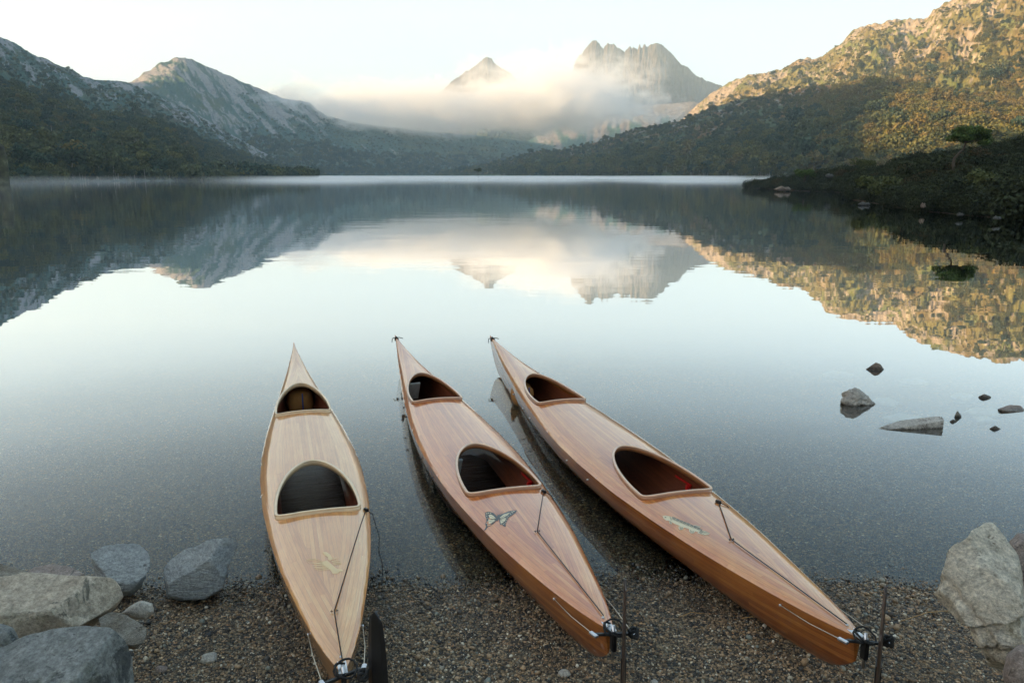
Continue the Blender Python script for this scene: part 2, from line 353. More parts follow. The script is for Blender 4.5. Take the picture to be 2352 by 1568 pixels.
# unseen hills left of and behind the camera, crest shaped to block the low sun
def shading_hills():
    KS = [(-900,60),(0,70),(250,74),(330,68),(434,88),(500,128),(600,194),(700,208),(850,222),(1000,240),(1200,262),(1500,272),(1850,225),(2050,186),(2300,180),(2700,120)]
    def K(s): return np.interp(s, [k for k, _ in KS], [v for _, v in KS])+9*fbm(s/55, s*0, 4, 77)
    az = np.linspace(azel(-330, 404)[0], R_(-41)-2*PI+2*PI*0, 2)
    az = np.linspace(R_(-40), R_(-320), 520); t = np.linspace(0, 1.7, 60)
    T, AZ = np.meshgrid(t, az, indexing='ij')
    d = np.degrees(-AZ)
    R = np.interp(d, [40, 50, 60, 80, 100, 140, 180, 250, 320], [2500, 2250, 1700, 900, 600, 420, 380, 420, 700])
    Fo = np.interp(d, [40, 60, 80, 100, 140, 180, 250, 320], [330, 170, 60, 28, 18, 16, 22, 60])
    x = R*np.sin(AZ); y = R*np.cos(AZ); s = x*B_DIR[0]+y*B_DIR[1]; tau = x*A_DIR[0]+y*A_DIR[1]
    zc = np.maximum(K(s)-TE*tau, 40)
    zc = np.where(d > 170, np.interp(d, [170, 230, 320], [1, .35, .3])*zc, zc)
    zc = zc*(1+.02*fbm(AZ*60, AZ*0, 3, 4))
    r = Fo+(R-Fo)*T; tf = np.clip(T, 0, 1)
    z = np.where(T <= 1, .4+(zc-.4)*(.35*tf+.65*tf**1.5), zc*(1-.5*(T-1)))
    z = z+zc*.05*fbm(r*np.sin(AZ)/120, r*np.cos(AZ)/120, 4, 8)*tf
    col = col_left(AZ*2000, tf*.6, AZ, 0, 0, 0, r, z)
    o = grid_mesh('sun_blocking_hills', r*np.sin(AZ), r*np.cos(AZ), z, M_TERR, col)
    tag(o, 'unseen hills around the shore, crest shaped to keep the low sun off it', 'hill', None, 'structure')
shading_hills()

# ------------------------------------------------------------------ woodland on the slopes
def tree_src(k):
    rng = np.random.default_rng(100+k); g = Geo(); h = 1.0
    lob = []
    for _ in range(rng.integers(4, 7)):
        a = rng.uniform(0, 2*PI); q = rng.uniform(0, .28); lob.append(((q*math.cos(a), q*math.sin(a), rng.uniform(.5, .9)), rng.uniform(.14, .26)))
    v, f, s = crown_geo(rng, lob, 110, .030, .65); g.add((v, f), 0, s)
    g.add(tube_geo([(0,0,-.1), (rng.uniform(-.04,.04), 0, .3), (rng.uniform(-.08,.08), 0, .7)], [.022, .018, .01], 4), 1)
    return src('tree_source_%d' % k, g.v, g.f, [M_TREE, M_BARK], g.m, g.sh)
def bush_src(k, leaf=.036, per=190, mat=None, flat=.75):
    rng = np.random.default_rng(200+k); g = Geo(); lob = []
    for _ in range(rng.integers(5, 9)):
        a = rng.uniform(0, 2*PI); q = rng.uniform(0, .5); lob.append(((q*math.cos(a), q*math.sin(a), rng.uniform(.15, .45)), rng.uniform(.25, .42)))
    v, f, s = crown_geo(rng, lob, per, leaf, flat); g.add((v, f), 0, s)
    return src('bush_source_%d' % k, g.v, g.f, [mat or M_TREE], g.m, g.sh)
TREES = [tree_src(k) for k in range(5)]; BUSHES = [bush_src(k) for k in range(5)]
def sample_layer(L, n, t0, t1, az0=None, az1=None, rock_cut=.17, rng=None):
    i = (rng.uniform(t0, t1, n)*(L['nrow']-1)).astype(int); m = len(L['az'])
    lo = 0 if az0 is None else np.searchsorted(L['az'], azel(az0, 404)[0]); hi = m-1 if az1 is None else np.searchsorted(L['az'], azel(az1, 404)[0])
    fx = rng.uniform(lo, max(hi-1, lo+1), n); fi = (rng.uniform(t0, t1, n)*(L['nrow']-2)); j = fx.astype(int); i = fi.astype(int); a = fx-j; b = fi-i
    def bl(A): return (A[i, j]*(1-a)+A[i, j+1]*a)*(1-b)+(A[i+1, j]*(1-a)+A[i+1, j+1]*a)*b
    P = np.stack([bl(L['X']), bl(L['Y']), bl(L['Z'])], -1); ok = (L['col'][i, j, 2] < rock_cut) & (P[:, 2] > .12)
    return P[ok]
def woodland():
    rng = np.random.default_rng(9); P = []; Sz = []; Tn = []; Ix = []
    def put(L, n, t0, t1, size, px=None, tree=.6, tone=.5, cut=.16):
        p = sample_layer(L, n, t0, t1, *(px or (None, None)), rock_cut=cut, rng=rng); k = len(p)
        tr = rng.uniform(size=k) < tree
        gr = fbm(p[:, 0]/38, p[:, 1]/38, 3, 19); kp = gr+rng.normal(0, .18, k) > -.16; p, tr, gr = p[kp], tr[kp], gr[kp]; k = len(p)
        s = size*np.exp(rng.normal(0, .30, k))*np.where(tr, 1.3, .75)*np.exp(.5*gr)
        P.append(p-np.array([0, 0, .1])*s[:, None]); Sz.append(s); Ix.append(np.where(tr, rng.integers(5, 10, k), rng.integers(0, 5, k)))
        Tn.append(np.clip(tone+rng.normal(0, .22, k)+.35*fbm(p[:, 0]/60, p[:, 1]/60, 2, 5), 0, 1))
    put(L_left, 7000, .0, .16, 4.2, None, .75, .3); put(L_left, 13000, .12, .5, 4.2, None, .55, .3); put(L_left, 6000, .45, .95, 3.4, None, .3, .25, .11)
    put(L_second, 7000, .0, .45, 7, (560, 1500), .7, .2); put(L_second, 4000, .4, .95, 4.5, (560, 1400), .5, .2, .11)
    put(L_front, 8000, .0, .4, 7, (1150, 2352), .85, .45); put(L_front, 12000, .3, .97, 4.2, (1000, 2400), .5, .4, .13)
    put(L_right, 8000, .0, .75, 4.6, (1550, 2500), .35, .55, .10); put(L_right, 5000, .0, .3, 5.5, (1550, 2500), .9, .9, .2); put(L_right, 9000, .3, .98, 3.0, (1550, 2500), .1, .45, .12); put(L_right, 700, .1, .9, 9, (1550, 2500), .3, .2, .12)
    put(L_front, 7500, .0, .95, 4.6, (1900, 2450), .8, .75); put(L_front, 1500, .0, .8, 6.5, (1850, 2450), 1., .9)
    put(L_left, 900, .0, .35, 7, None, 1., .3); put(L_front, 900, .0, .4, 8, (1250, 2000), 1., .4)
    P = np.concatenate(P); Sz = np.concatenate(Sz); Tn = np.concatenate(Tn); Ix = np.concatenate(Ix)
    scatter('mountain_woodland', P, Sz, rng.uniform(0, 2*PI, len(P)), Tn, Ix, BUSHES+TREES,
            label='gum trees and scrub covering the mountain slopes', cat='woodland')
woodland()

# ------------------------------------------------------------------ ground and lake bed, one sheet to the horizon
def shore_y(x): return 4.02+.05*np.sin(x*1.7+.4)+.035*np.sin(x*4.3)+.06*noise2(x*.9, x*0+3.3, 2)
def ground_z(x, y):
    x = np.asarray(x, float); y = np.asarray(y, float); d = shore_y(x)-y
    up = .048*np.clip(d, 0, 12)+.02*sm(d, 0, 1.5)*noise2(x*1.3, y*1.3, 7)+.012*sm(d, 0, .5)*noise2(x*4, y*4, 8)
    dn = -.055*np.clip(-d, 0, 10)-.10*np.clip(-d-10, 0, 80)
    dn = dn+.02*sm(-d, .2, 2)*noise2(x*.8, y*.8, 9)
    z = np.where(d > 0, up, dn)
    return z-.004
def ground():
    r = np.concatenate([np.linspace(.3, 7, 260), np.geomspace(7.05, 9000, 90)]); a = np.linspace(0, 2*PI, 441)[:-1]
    Rr, A = np.meshgrid(r, a, indexing='ij'); X = Rr*np.sin(A); Y = Rr*np.cos(A); Z = ground_z(X, Y)
    n = NT('pebbly_ground'); pos = n.n('NewGeometry').outputs['Position']
    wob = n.n('VectorMath', {0: pos, 1: n.n('VectorMath', {0: n.noise(pos, 60, 2).outputs['Color'], 3: .006}, operation='SCALE')}, operation='ADD').outputs[0]
    v = n.n('TexVoronoi', {'Vector': wob, 'Scale': 62.0, 'Randomness': 1.0}); v2 = n.n('TexVoronoi', {'Vector': wob, 'Scale': 27.0})
    sepc = n.n('SeparateColor', {0: v.outputs['Color']}); sep2 = n.n('SeparateColor', {0: v2.outputs['Color']})
    stones = n.ramp(sepc.outputs[0], [(0, (.018,.02,.022)), (.3, (.05,.045,.038)), (.55, (.14,.105,.068)), (.75, (.22,.17,.11)), (.9, (.27,.16,.09)), (1, (.5,.44,.34))])
    big = n.ramp(sep2.outputs[1], [(0, (.02,.022,.024)), (.5, (.06,.055,.045)), (1, (.2,.17,.12))])
    c = n.mix(n.math('GREATER_THAN', sep2.outputs[0], .72), stones, big)
    gap = n.ramp(v.outputs['Distance'], [(.25, (1.35,1.35,1.35)), (.75, (.2,.2,.2))])
    c = n.mix(1, c, gap, 'MULTIPLY')
    patch = n.noise(pos, 1.6, 4)
    c = n.mix(1, c, n.ramp(patch, [(.3, (.8,.78,.74)), (.7, (1.9,1.65,1.3))]), 'MULTIPLY')
    # finer grit and brown silt on the dry upper beach
    y = n.n('SeparateXYZ', {0: pos}); silt = n.n('MapRange', {'Value': y.outputs['Y'], 'From Min': 3.5, 'From Max': 2.2, 'To Min': 0., 'To Max': .6})
    sil = n.math('MULTIPLY', silt, n.ramp(n.noise(pos, 3.1, 4), [(.35, (0,0,0)), (.65, (1,1,1))]))
    grit = n.ramp(n.noise(pos, 240, 3), [(.3, (.05,.04,.026)), (.7, (.17,.14,.09))])
    c = n.mix(sil, c, grit)
    wet = n.n('MapRange', {'Value': y.outputs['Z'], 'From Min': .004, 'From Max': .03, 'To Min': .25, 'To Max': .75})
    h = n.math('SUBTRACT', 1, v.outputs['Distance'])
    n.bsdf(Base_Color=c, Roughness=wet, Normal=n.n('Bump', {'Height': h, 'Strength': .9, 'Distance': .008}), Specular_IOR_Level=.4)
    o = grid_mesh('ground', X, Y, Z, n.m, wrap=True)
    tag(o, 'gravel beach running down under the clear lake', None, None, 'structure')
ground()

def pebbles():
    rng = np.random.default_rng(21); mats = []
    n = NT('pebble'); t = n.n('Attribute', attribute_name='tint', attribute_type='INSTANCER').outputs['Fac']
    c = n.ramp(t, [(0, (.02,.022,.024)), (.15, (.05,.046,.04)), (.35, (.17,.12,.072)), (.55, (.29,.20,.115)), (.72, (.38,.26,.15)), (.8, (.17,.19,.165)), (.9, (.50,.41,.28)), (1, (.74,.69,.57))])
    pos = n.n('NewGeometry').outputs['Position']; c = n.mix(1, c, n.ramp(n.noise(pos, 180, 3), [(.3, (.7,.7,.7)), (.7, (1.25,1.25,1.25))]), 'MULTIPLY')
    zz = n.n('SeparateXYZ', {0: pos}).outputs['Z']
    rg = n.n('MapRange', {'Value': zz, 'From Min': .006, 'From Max': .035, 'To Min': .22, 'To Max': .65})
    dk = n.n('MapRange', {'Value': zz, 'From Min': .004, 'From Max': .03, 'To Min': .62, 'To Max': 1.})
    c = n.mix(1, c, n.n('CombineColor', {0: dk.outputs[0], 1: dk.outputs[0], 2: dk.outputs[0]}), 'MULTIPLY')
    n.bsdf(Base_Color=c, Roughness=rg)
    srcs = []
    for k in range(6):
        bm = bmesh.new(); bmesh.ops.create_icosphere(bm, subdivisions=1, radius=.5)
        ax = rng.uniform(.75, 1.2, 3)*np.array([1, 1, .7])
        for v in bm.verts: v.co = Vector([v.co[i]*ax[i]*(1+rng.uniform(-.16, .16)) for i in range(3)])
        me = bpy.data.meshes.new('pebble_source'); bm.to_mesh(me); bm.free(); me.materials.append(n.m)
        me.polygons.foreach_set('use_smooth', [True]*len(me.polygons)); srcs.append(bpy.data.objects.new('pebble_source_%d' % k, me))
    N = 330000
    y = 1.6+(6.6-1.6)*rng.uniform(0, 1, N)**1.15; x = rng.uniform(-1, 1, N)*(y*.70+.35)
    keep = rng.uniform(0, 1, N) < np.where(y > 4.6, .55, 1)*np.clip(y/4, .45, 1)
    x = x[keep]; y = y[keep]; n_ = len(x)
    big = noise2(x*2.2, y*2.2, 12)
    s = np.exp(rng.normal(math.log(.0078), .42, n_))*(1+.35*big); s = np.where(rng.uniform(0, 1, n_) < .003, s*2.6, s)
    s = np.clip(s, .004, .04)
    keep = (noise2(x*1.1+5, y*1.1, 15)+.9*sm(y, 2.6, 3.6)+rng.normal(0, .35, n_)) > -.28
    x, y, s = x[keep], y[keep], s[keep]; n_ = len(x)
    z = ground_z(x, y)+s*rng.uniform(.0, .35, n_)
    r3 = rng.uniform(0, 2*PI, (n_, 3)); r3[:, :2] *= .12
    scatter('gravel', np.stack([x, y, z], -1), s, None, rng.beta(1.2, 1.45, n_), rng.integers(0, 6, n_), srcs, rot3=r3,
            label='brown and grey pebbles of the beach', cat='gravel')
pebbles()

# ------------------------------------------------------------------ lake
def lake(holes):
    n = NT('lake_water'); pos = n.n('NewGeometry').outputs['Position']
    def wave(sx, sy, sc, d=2):
        mp = n.n('Mapping', {'Vector': pos, 'Scale': (sx, sy, 1)}); return n.noise(mp.outputs[0], sc, d, .5)
    y = n.n('SeparateXYZ', {0: pos}).outputs['Y']
    a = wave(.35, 1, 1.6); b = wave(.5, 1, .22, 3)
    far = n.n('MapRange', {'Value': n.math('ADD', y, n.math('MULTIPLY', n.math('SUBTRACT', wave(.004, .02, 1).outputs[0], .5), 500)), 'From Min': 430., 'From Max': 620.})
    amt = n.n('MapRange', {'Value': y, 'From Min': 5., 'From Max': 60., 'To Min': .0006, 'To Max': .0035})
    h = n.math('ADD', n.math('MULTIPLY', a, amt), n.math('MULTIPLY', b, .006))
    bp = n.n('Bump', {'Height': h, 'Strength': 1.0, 'Distance': 1.0})
    fr = n.n('Fresnel', {'IOR': 1.33})
    fac = n.n('FloatCurve', {'Value': fr}); cm = fac.mapping.curves[0]
    for p, q in ((.02, .018), (.06, .055), (.13, .20), (.21, .47), (.38, .86), (.6, .97)): cm.points.new(p, q)
    fac.mapping.update()
    gl = n.n('BsdfGlossy', {'Color': (.97,.985,1,1), 'Roughness': n.math('MULTIPLY', far, .3), 'Normal': bp})
    tr = n.n('BsdfTransparent', {'Color': (.90,.95,.90,1)})
    mx = n.n('MixShader', {0: fac, 1: tr, 2: gl}); n.t.links.new(mx.outputs[0], n.out.inputs['Surface'])
    pts = [(-7000, -60), (7000, -60), (7000, 5000), (-7000, 5000)]+[(x, y) for x in (-60, -12, 0, 12, 60) for y in (-20, 2, 14, 60)]; edges = [(0,1),(1,2),(2,3),(3,0)]
    for h in holes: k = len(pts); pts += h; edges += [(k+i, k+(i+1) % len(h)) for i in range(len(h))]
    r = delaunay_2d_cdt([Vector(p) for p in pts], edges, [], 0, 1e-6); V = np.array([v[:] for v in r[0]]); T = np.array([f[:] for f in r[2]]); cen = V[T].mean(1); ok = np.ones(len(T), bool)
    for h in holes: ok &= ~inside(cen[:, 0], cen[:, 1], h)
    T = T[ok]; a = V[T]; ar = (a[:,1,0]-a[:,0,0])*(a[:,2,1]-a[:,0,1])-(a[:,1,1]-a[:,0,1])*(a[:,2,0]-a[:,0,0]); T = np.where(ar[:, None] < 0, T[:, ::-1], T)
    o = mesh_obj('lake', [(x, y, 0.0) for x, y in V], T.tolist(), n.m, None, False); tag(o, 'still clear lake mirroring the mountains', None, None, 'structure')

# ------------------------------------------------------------------ air: haze, cloud bank and mist on the water
def box_obj(name, x0, x1, y0, y1, z0, z1, mat):
    v = [(x, y, z) for x in (x0, x1) for y in (y0, y1) for z in (z0, z1)]
    f = [(0,1,3,2),(4,6,7,5),(0,4,5,1),(2,3,7,6),(0,2,6,4),(1,5,7,3)]
    return mesh_obj(name, v, f, mat, smooth=False)
HAZE = 1.4e-4
def air():
    n = NT('haze_air'); pv = n.n('VolumePrincipled', {'Color': (.76,.92,1,1), 'Density': HAZE, 'Anisotropy': .25})
    n.t.links.new(pv.outputs[0], n.out.inputs['Volume'])
    tag(box_obj('haze', -6500, 6500, -5200, 6200, -14, 1150, n.m), 'thin blue morning haze', None, None, 'stuff')
    # cloud bank lying across the valley in front of the jagged mountain
    n = NT('cloud_vapour'); p = n.n('NewGeometry').outputs['Position']
    def blob(c, r, warp, lo=.25):
        q = n.n('VectorMath', {0: p, 1: c}, operation='SUBTRACT'); q = n.n('VectorMath', {0: q.outputs[0], 1: tuple(1/k for k in r)}, operation='MULTIPLY')
        L = n.n('VectorMath', {0: q.outputs[0]}, operation='LENGTH').outputs['Value']
        return n.n('MapRange', {'Value': n.math('ADD', L, warp), 'From Min': 1.0, 'From Max': lo}).outputs[0]
    mp = n.n('Mapping', {'Vector': p, 'Scale': (1, 1, 1.7)})
    w1 = n.math('MULTIPLY', n.math('SUBTRACT', n.noise(mp.outputs[0], .0075, 7, .72, .8), .5), 3.0)
    w2 = n.math('MULTIPLY', n.math('SUBTRACT', n.noise(mp.outputs[0], .0075, 7, .72, .8), .5), 3.8)
    b1 = blob((-300, 2450, 196), (640, 380, 78), w1); b2 = blob((110, 2450, 215), (330, 330, 92), w1); b3 = blob((215, 2500, 262), (230, 260, 100), w2, .0)
    b4 = blob((60, 2500, 300), (230, 240, 60), w2, -.1)
    d = n.math('ADD', n.math('MULTIPLY', n.math('ADD', n.math('POWER', b1, 1.2), n.math('POWER', b2, 1.2)), .014), n.math('MULTIPLY', n.math('ADD', b3, n.math('MULTIPLY', b4, .7)), .012))
    pv = n.n('VolumePrincipled', {'Color': (.99,.985,.98,1), 'Density': d, 'Anisotropy': .2})
    n.t.links.new(pv.outputs[0], n.out.inputs['Volume']); n.m.cycles.volume_step_rate = .5
    tag(box_obj('cloud_bank', -960, 520, 2080, 2860, 95, 400, n.m), 'low white cloud bank lying across the valley below the jagged mountain', 'cloud', None, 'stuff')
    # mist in wisps over the far water
    n = NT('mist_vapour'); p = n.n('NewGeometry').outputs['Position']; mp = n.n('Mapping', {'Vector': p, 'Scale': (.5, .25, 1)})
    z = n.n('SeparateXYZ', {0: p}); ns = n.noise(mp.outputs[0], .03, 3, .6)
    m = n.n('MapRange', {'Value': ns, 'From Min': .42, 'From Max': .68}); fz = n.n('MapRange', {'Value': z.outputs['Z'], 'From Min': 2.4, 'From Max': .0})
    fy = n.n('MapRange', {'Value': z.outputs['Y'], 'From Min': 230., 'From Max': 900., 'To Min': .03, 'To Max': 3.})
    d = n.math('MULTIPLY', n.math('MULTIPLY', m, fz), n.math('MULTIPLY', fy, .03))
    pv = n.n('VolumePrincipled', {'Color': (1,1,1,1), 'Density': d, 'Anisotropy': .0})
    n.t.links.new(pv.outputs[0], n.out.inputs['Volume'])
    tag(box_obj('mist', -520, 620, 22, 1750, .02, 2.5, n.m), 'thin mist drifting low over the far water', 'mist', None, 'stuff')
air()

# ------------------------------------------------------------------ promontory and shore trees
L_prom = layer('promontory', [(1690,434),(1712,430),(1745,424),(1800,417),(1900,405),(1960,400),(2020,394),(2080,380),(2150,368),(2230,354),(2352,334),(2600,310),(3000,300),(3600,300)],
    [(1690,160),(1850,142),(1960,128),(2100,105),(2352,92),(2600,82),(3600,70)], [(1690,148),(1720,146),(1830,122),(1945,112),(1965,68),(2050,56),(2100,50),(2200,47),(2352,43),(2600,38),(3600,30)],
    M_TERR, lambda arc, tf, AZ, b, g, f, r, z: np.broadcast_to(np.array([.05,.035,.02]), arc.shape+(3,))*(1+.4*f)[..., None], na=240, nrow=70, nback=20, prof=1.0, amp=.05, gully=.02, gl=(900., 4.),
    seed=63, back=.9, base=-.6, label='low dark promontory of heath reaching into the lake from the right', cat='headland')
L_spit = layer('wooded_spit', [(330,412),(420,409),(520,408),(640,407),(700,408),(722,411)], [(330,430),(722,600)], [(330,350),(722,515)], M_TERR,
    lambda arc, tf, AZ, b, g, f, r, z: np.broadcast_to(np.array([.06,.05,.03]), arc.shape+(3,)), na=90, nrow=14, prof=1, amp=.02, seed=64, base=-.5,
    label='low wooded spit reaching into the lake from the left', cat='headland')
HB = [bush_src(20+k, .021, 480, M_HEATH, .7) for k in range(6)]
def heath():
    rng = np.random.default_rng(31); P = []; Sz = []; Tn = []; Ix = []
    def put(L, n, t0, t1, size, tone, px=(None, None)):
        p = sample_layer(L, n, t0, t1, *px, rock_cut=9, rng=rng); k = len(p); s = size*np.exp(rng.normal(0, .28, k))
        P.append(p-np.array([0,0,.12])*s[:, None]); Sz.append(s); Tn.append(np.clip(tone+rng.normal(0, .25, k)+.4*fbm(p[:,0]/9, p[:,1]/9, 2, 5), 0, 1)); Ix.append(rng.integers(0, 6, k))
    put(L_prom, 3800, .02, 1.0, 1.4, .4, (1700, 2700)); put(L_prom, 3600, .0, .3, .9, .3, (1695, 2500)); put(L_prom, 1600, .10, .2, .8, .3, (1960, 2500))
    P_ = np.concatenate(P); Sz_ = np.concatenate(Sz)
    scatter('heath_shrubs', P_, Sz_, rng.uniform(0, 2*PI, len(P_)), np.concatenate(Tn), np.concatenate(Ix), HB,
            label='dark brown heath shrubs covering the promontory', cat='shrubs')
    P = []; Sz = []; Tn = []; Ix = []
    put(L_spit, 1500, .05, 1., 7.2, .22); put(L_left, 900, .0, .03, 6.0, .3, (10, 480))
    P_ = np.concatenate(P); Sz_ = np.concatenate(Sz); SB = [bush_src(40+k, .05, 130, M_TREE, .8) for k in range(6)]
    scatter('shore_thicket', P_, Sz_, rng.uniform(0, 2*PI, len(P_)), np.concatenate(Tn), np.concatenate(Ix), SB,
            label='dark green thicket along the left shore and its spit', cat='thicket')
heath()
def branch_tree(name, base, h, lean, seed, bark, thick=.03, crown=None, leaf=None, label='', cat='tree', group=None, forks=5):
    rng = np.random.default_rng(seed); root = empty(name, base); tag(root, label, cat, group)
    g = Geo(); tips = []
    def br(p, d, L, r, depth):
        path = [p]; q = Vector(p)
        for i in range(4):
            d = (d+Vector(rng.normal(0, .13, 3))+Vector((0, 0, .06))).normalized(); q = q+d*L/4; path.append(q.copy())
        g.add(tube_geo(path, [r*(1-.14*i) for i in range(5)], 5))
        if depth == 0: tips.append(q); return
        for k in range(int(rng.integers(2, 4))):
            dd = (d+Vector(rng.normal(0, .55, 3))+Vector((0, 0, .15))).normalized(); br(q, dd, L*rng.uniform(.5, .75), r*.48, depth-1)
    br(Vector((0, 0, -.3)), Vector((lean[0], lean[1], 1)).normalized(), h*.5, h*thick, 2 if crown is None else 2)
    o = mesh_obj('trunk', g.v, g.f, bark, root)
    if crown:
        lob = [((t.x, t.y, t.z), crown*rng.uniform(.7, 1.2)) for t in tips]
        v, f, s = crown_geo(rng, lob, 260, h*.022, .5)
        me = bpy.data.meshes.new('crown'); me.from_pydata([tuple(x) for x in v], [], f); me.materials.append(leaf)
        me.attributes.new('shade', 'FLOAT', 'POINT').data.foreach_set('value', np.asarray(s, np.float32))
        c = bpy.data.objects.new('crown', me); C.objects.link(c); c.parent = root
    return root
def foliage(name, c0, c1):
    n = NT(name); g = n.n('Attribute', attribute_name='shade').outputs['Fac']
    n.bsdf(Base_Color=n.mix(g, rgba(c0), rgba(c1)), Roughness=.75, Specular_IOR_Level=.2); return n.m
M_GREENLEAF = foliage('bright_gum_leaves', (.035,.06,.018), (.10,.15,.035)); M_SHRUBLEAF = foliage('olive_shrub_leaves', (.035,.045,.014), (.09,.10,.03))
def flat_tree():
    D = 70.0; b = at_dist(2194, 392, D); root = empty('gum_tree', b); tag(root, 'lone tree with a crooked bare trunk and flat green crown on the right promontory', 'tree')
    px = [(2194,392),(2190,378),(2192,364),(2203,352),(2213,343),(2218,328),(2222,312)]
    pts = [at_dist(x, y, D)-b for x, y in px]; pts[0].z -= .8
    g = Geo(); g.add(tube_geo(pts, [.13,.11,.095,.085,.075,.06,.04], 8)); tips = []
    for (x, y, dd) in ((2200,312,0),(2212,300,.6),(2228,298,-.5),(2245,305,.5),(2262,312,0),(2235,322,.7),(2208,318,-.7),(2255,328,-.3),(2222,296,.4),(2238,298,.2),(2252,304,-.4),(2232,308,0),(2220,306,-.6),(2246,316,.6),(2196,318,.3),(2268,320,.4)):
        e = at_dist(x, y, D)-b+Vector((0, dd*1.2, 0)); s = pts[5 if y > 305 else 6]; m = (s+e)/2+Vector((0, 0, .2))
        g.add(tube_geo([s, m, e], [.05,.035,.015], 5)); tips.append(e)
    mesh_obj('trunk', g.v, g.f, M_DARKBARK, root)
    rng = np.random.default_rng(3); v, f, s = crown_geo(rng, [((t.x, t.y, t.z), rng.uniform(.45, .68)) for t in tips], 360, .045, .45)
    me = bpy.data.meshes.new('crown'); me.from_pydata([tuple(x) for x in v], [], f); me.materials.append(M_GREENLEAF)
    me.attributes.new('shade', 'FLOAT', 'POINT').data.foreach_set('value', np.asarray(s, np.float32))
    c = bpy.data.objects.new('crown', me); C.objects.link(c); c.parent = root
flat_tree()
def lobe_shrub(name, px, py, D, w, h, label, mat, n=9, seed=1):
    rng = np.random.default_rng(seed); root = empty(name, at_dist(px, py, D)); tag(root, label, 'shrub'); lob = []
    for k in range(n): a = rng.uniform(0, 2*PI); q = w*.5*rng.uniform(.1, .8); lob.append(((q*math.cos(a), q*math.sin(a), h*rng.uniform(.3, .75)), h*rng.uniform(.3, .45)))
    v, f, s = crown_geo(rng, lob, 260, w*.02, .7); me = bpy.data.meshes.new('foliage'); me.from_pydata([tuple(x) for x in v], [], f); me.materials.append(mat)
    me.attributes.new('shade', 'FLOAT', 'POINT').data.foreach_set('value', np.asarray(s, np.float32))
    c = bpy.data.objects.new('foliage', me); C.objects.link(c); c.parent = root
    g = Geo(); g.add(tube_geo([(0,0,-.4),(0.05,0,h*.3),(0,.05,h*.6)], [.06*w,.04*w,.02*w], 5)); mesh_obj('stem', g.v, g.f, M_DARKBARK, root)
lobe_shrub('shrub', 2268, 446, 56, 3.0, 1.5, 'broad olive green shrub low on the right promontory below the lone tree', M_SHRUBLEAF, 10, 2)
lobe_shrub('shrub', 2020, 452, 72, 4.5, 1.8, 'rounded shrub overhanging the inlet of the right promontory', M_SHRUBLEAF, 12, 3)
lobe_shrub('shrub', 1848, 412, 130, 3.2, 1.6, 'small bright shrub on the crest of the promontory near its tip', M_GREENLEAF, 8, 4)
lobe_shrub('shrub', 1985, 392, 118, 3.0, 1.7, 'dark round shrub standing up on the promontory skyline left of the lone tree', M_SHRUBLEAF, 8, 5)
for k, (x, y, D, h, lb) in enumerate([(545,408,470,11,'white bare tree behind the left end of the wooded spit'), (590,392,620,14,'pale twisted bare tree above the middle of the wooded spit'),
        (705,400,1000,17,'tall pale bare tree above the tip of the wooded spit'), (250,365,520,14,'pale bare tree low on the left mountain flank'), (320,372,480,13,'thin grey bare tree beside the darker scrub on the left flank'),
        (415,398,430,10,'forked bare tree at the water line of the left shore'), (180,392,400,11,'grey bare tree among dark thicket at the left shore')]):
    branch_tree('bare_tree', at_dist(x, y, D), h, (random.uniform(-.2,.2), 0), 60+k, M_BARK, .014, label=lb, group='pale bare trees on the left shore')
for k, (x, y, D, h, lb) in enumerate([(1850,390,640,15,'white forked bare tree at the foot of the right mountainside'), (2050,235,1050,20,'pale bare tree in the shadow on the right mountain'),(2290,250,850,16,'sunlit bare tree on the lower right slope above the promontory')]):
    branch_tree('bare_tree', at_dist(x, y, D), h, (.1, 0), 80+k, M_BARK, .014, label=lb, group='pale bare trees on the right mountain')
def islet():
    b = on_z(1100, 411.5); b.z = 0
    root = branch_tree('islet_tree', Vector((b.x, b.y, 1.2)), 6, (-.2, 0), 91, M_DARKBARK, .03, crown=1.3, leaf=M_SHRUBLEAF, label='tiny dark tree standing on an islet in the middle of the lake')
islet()

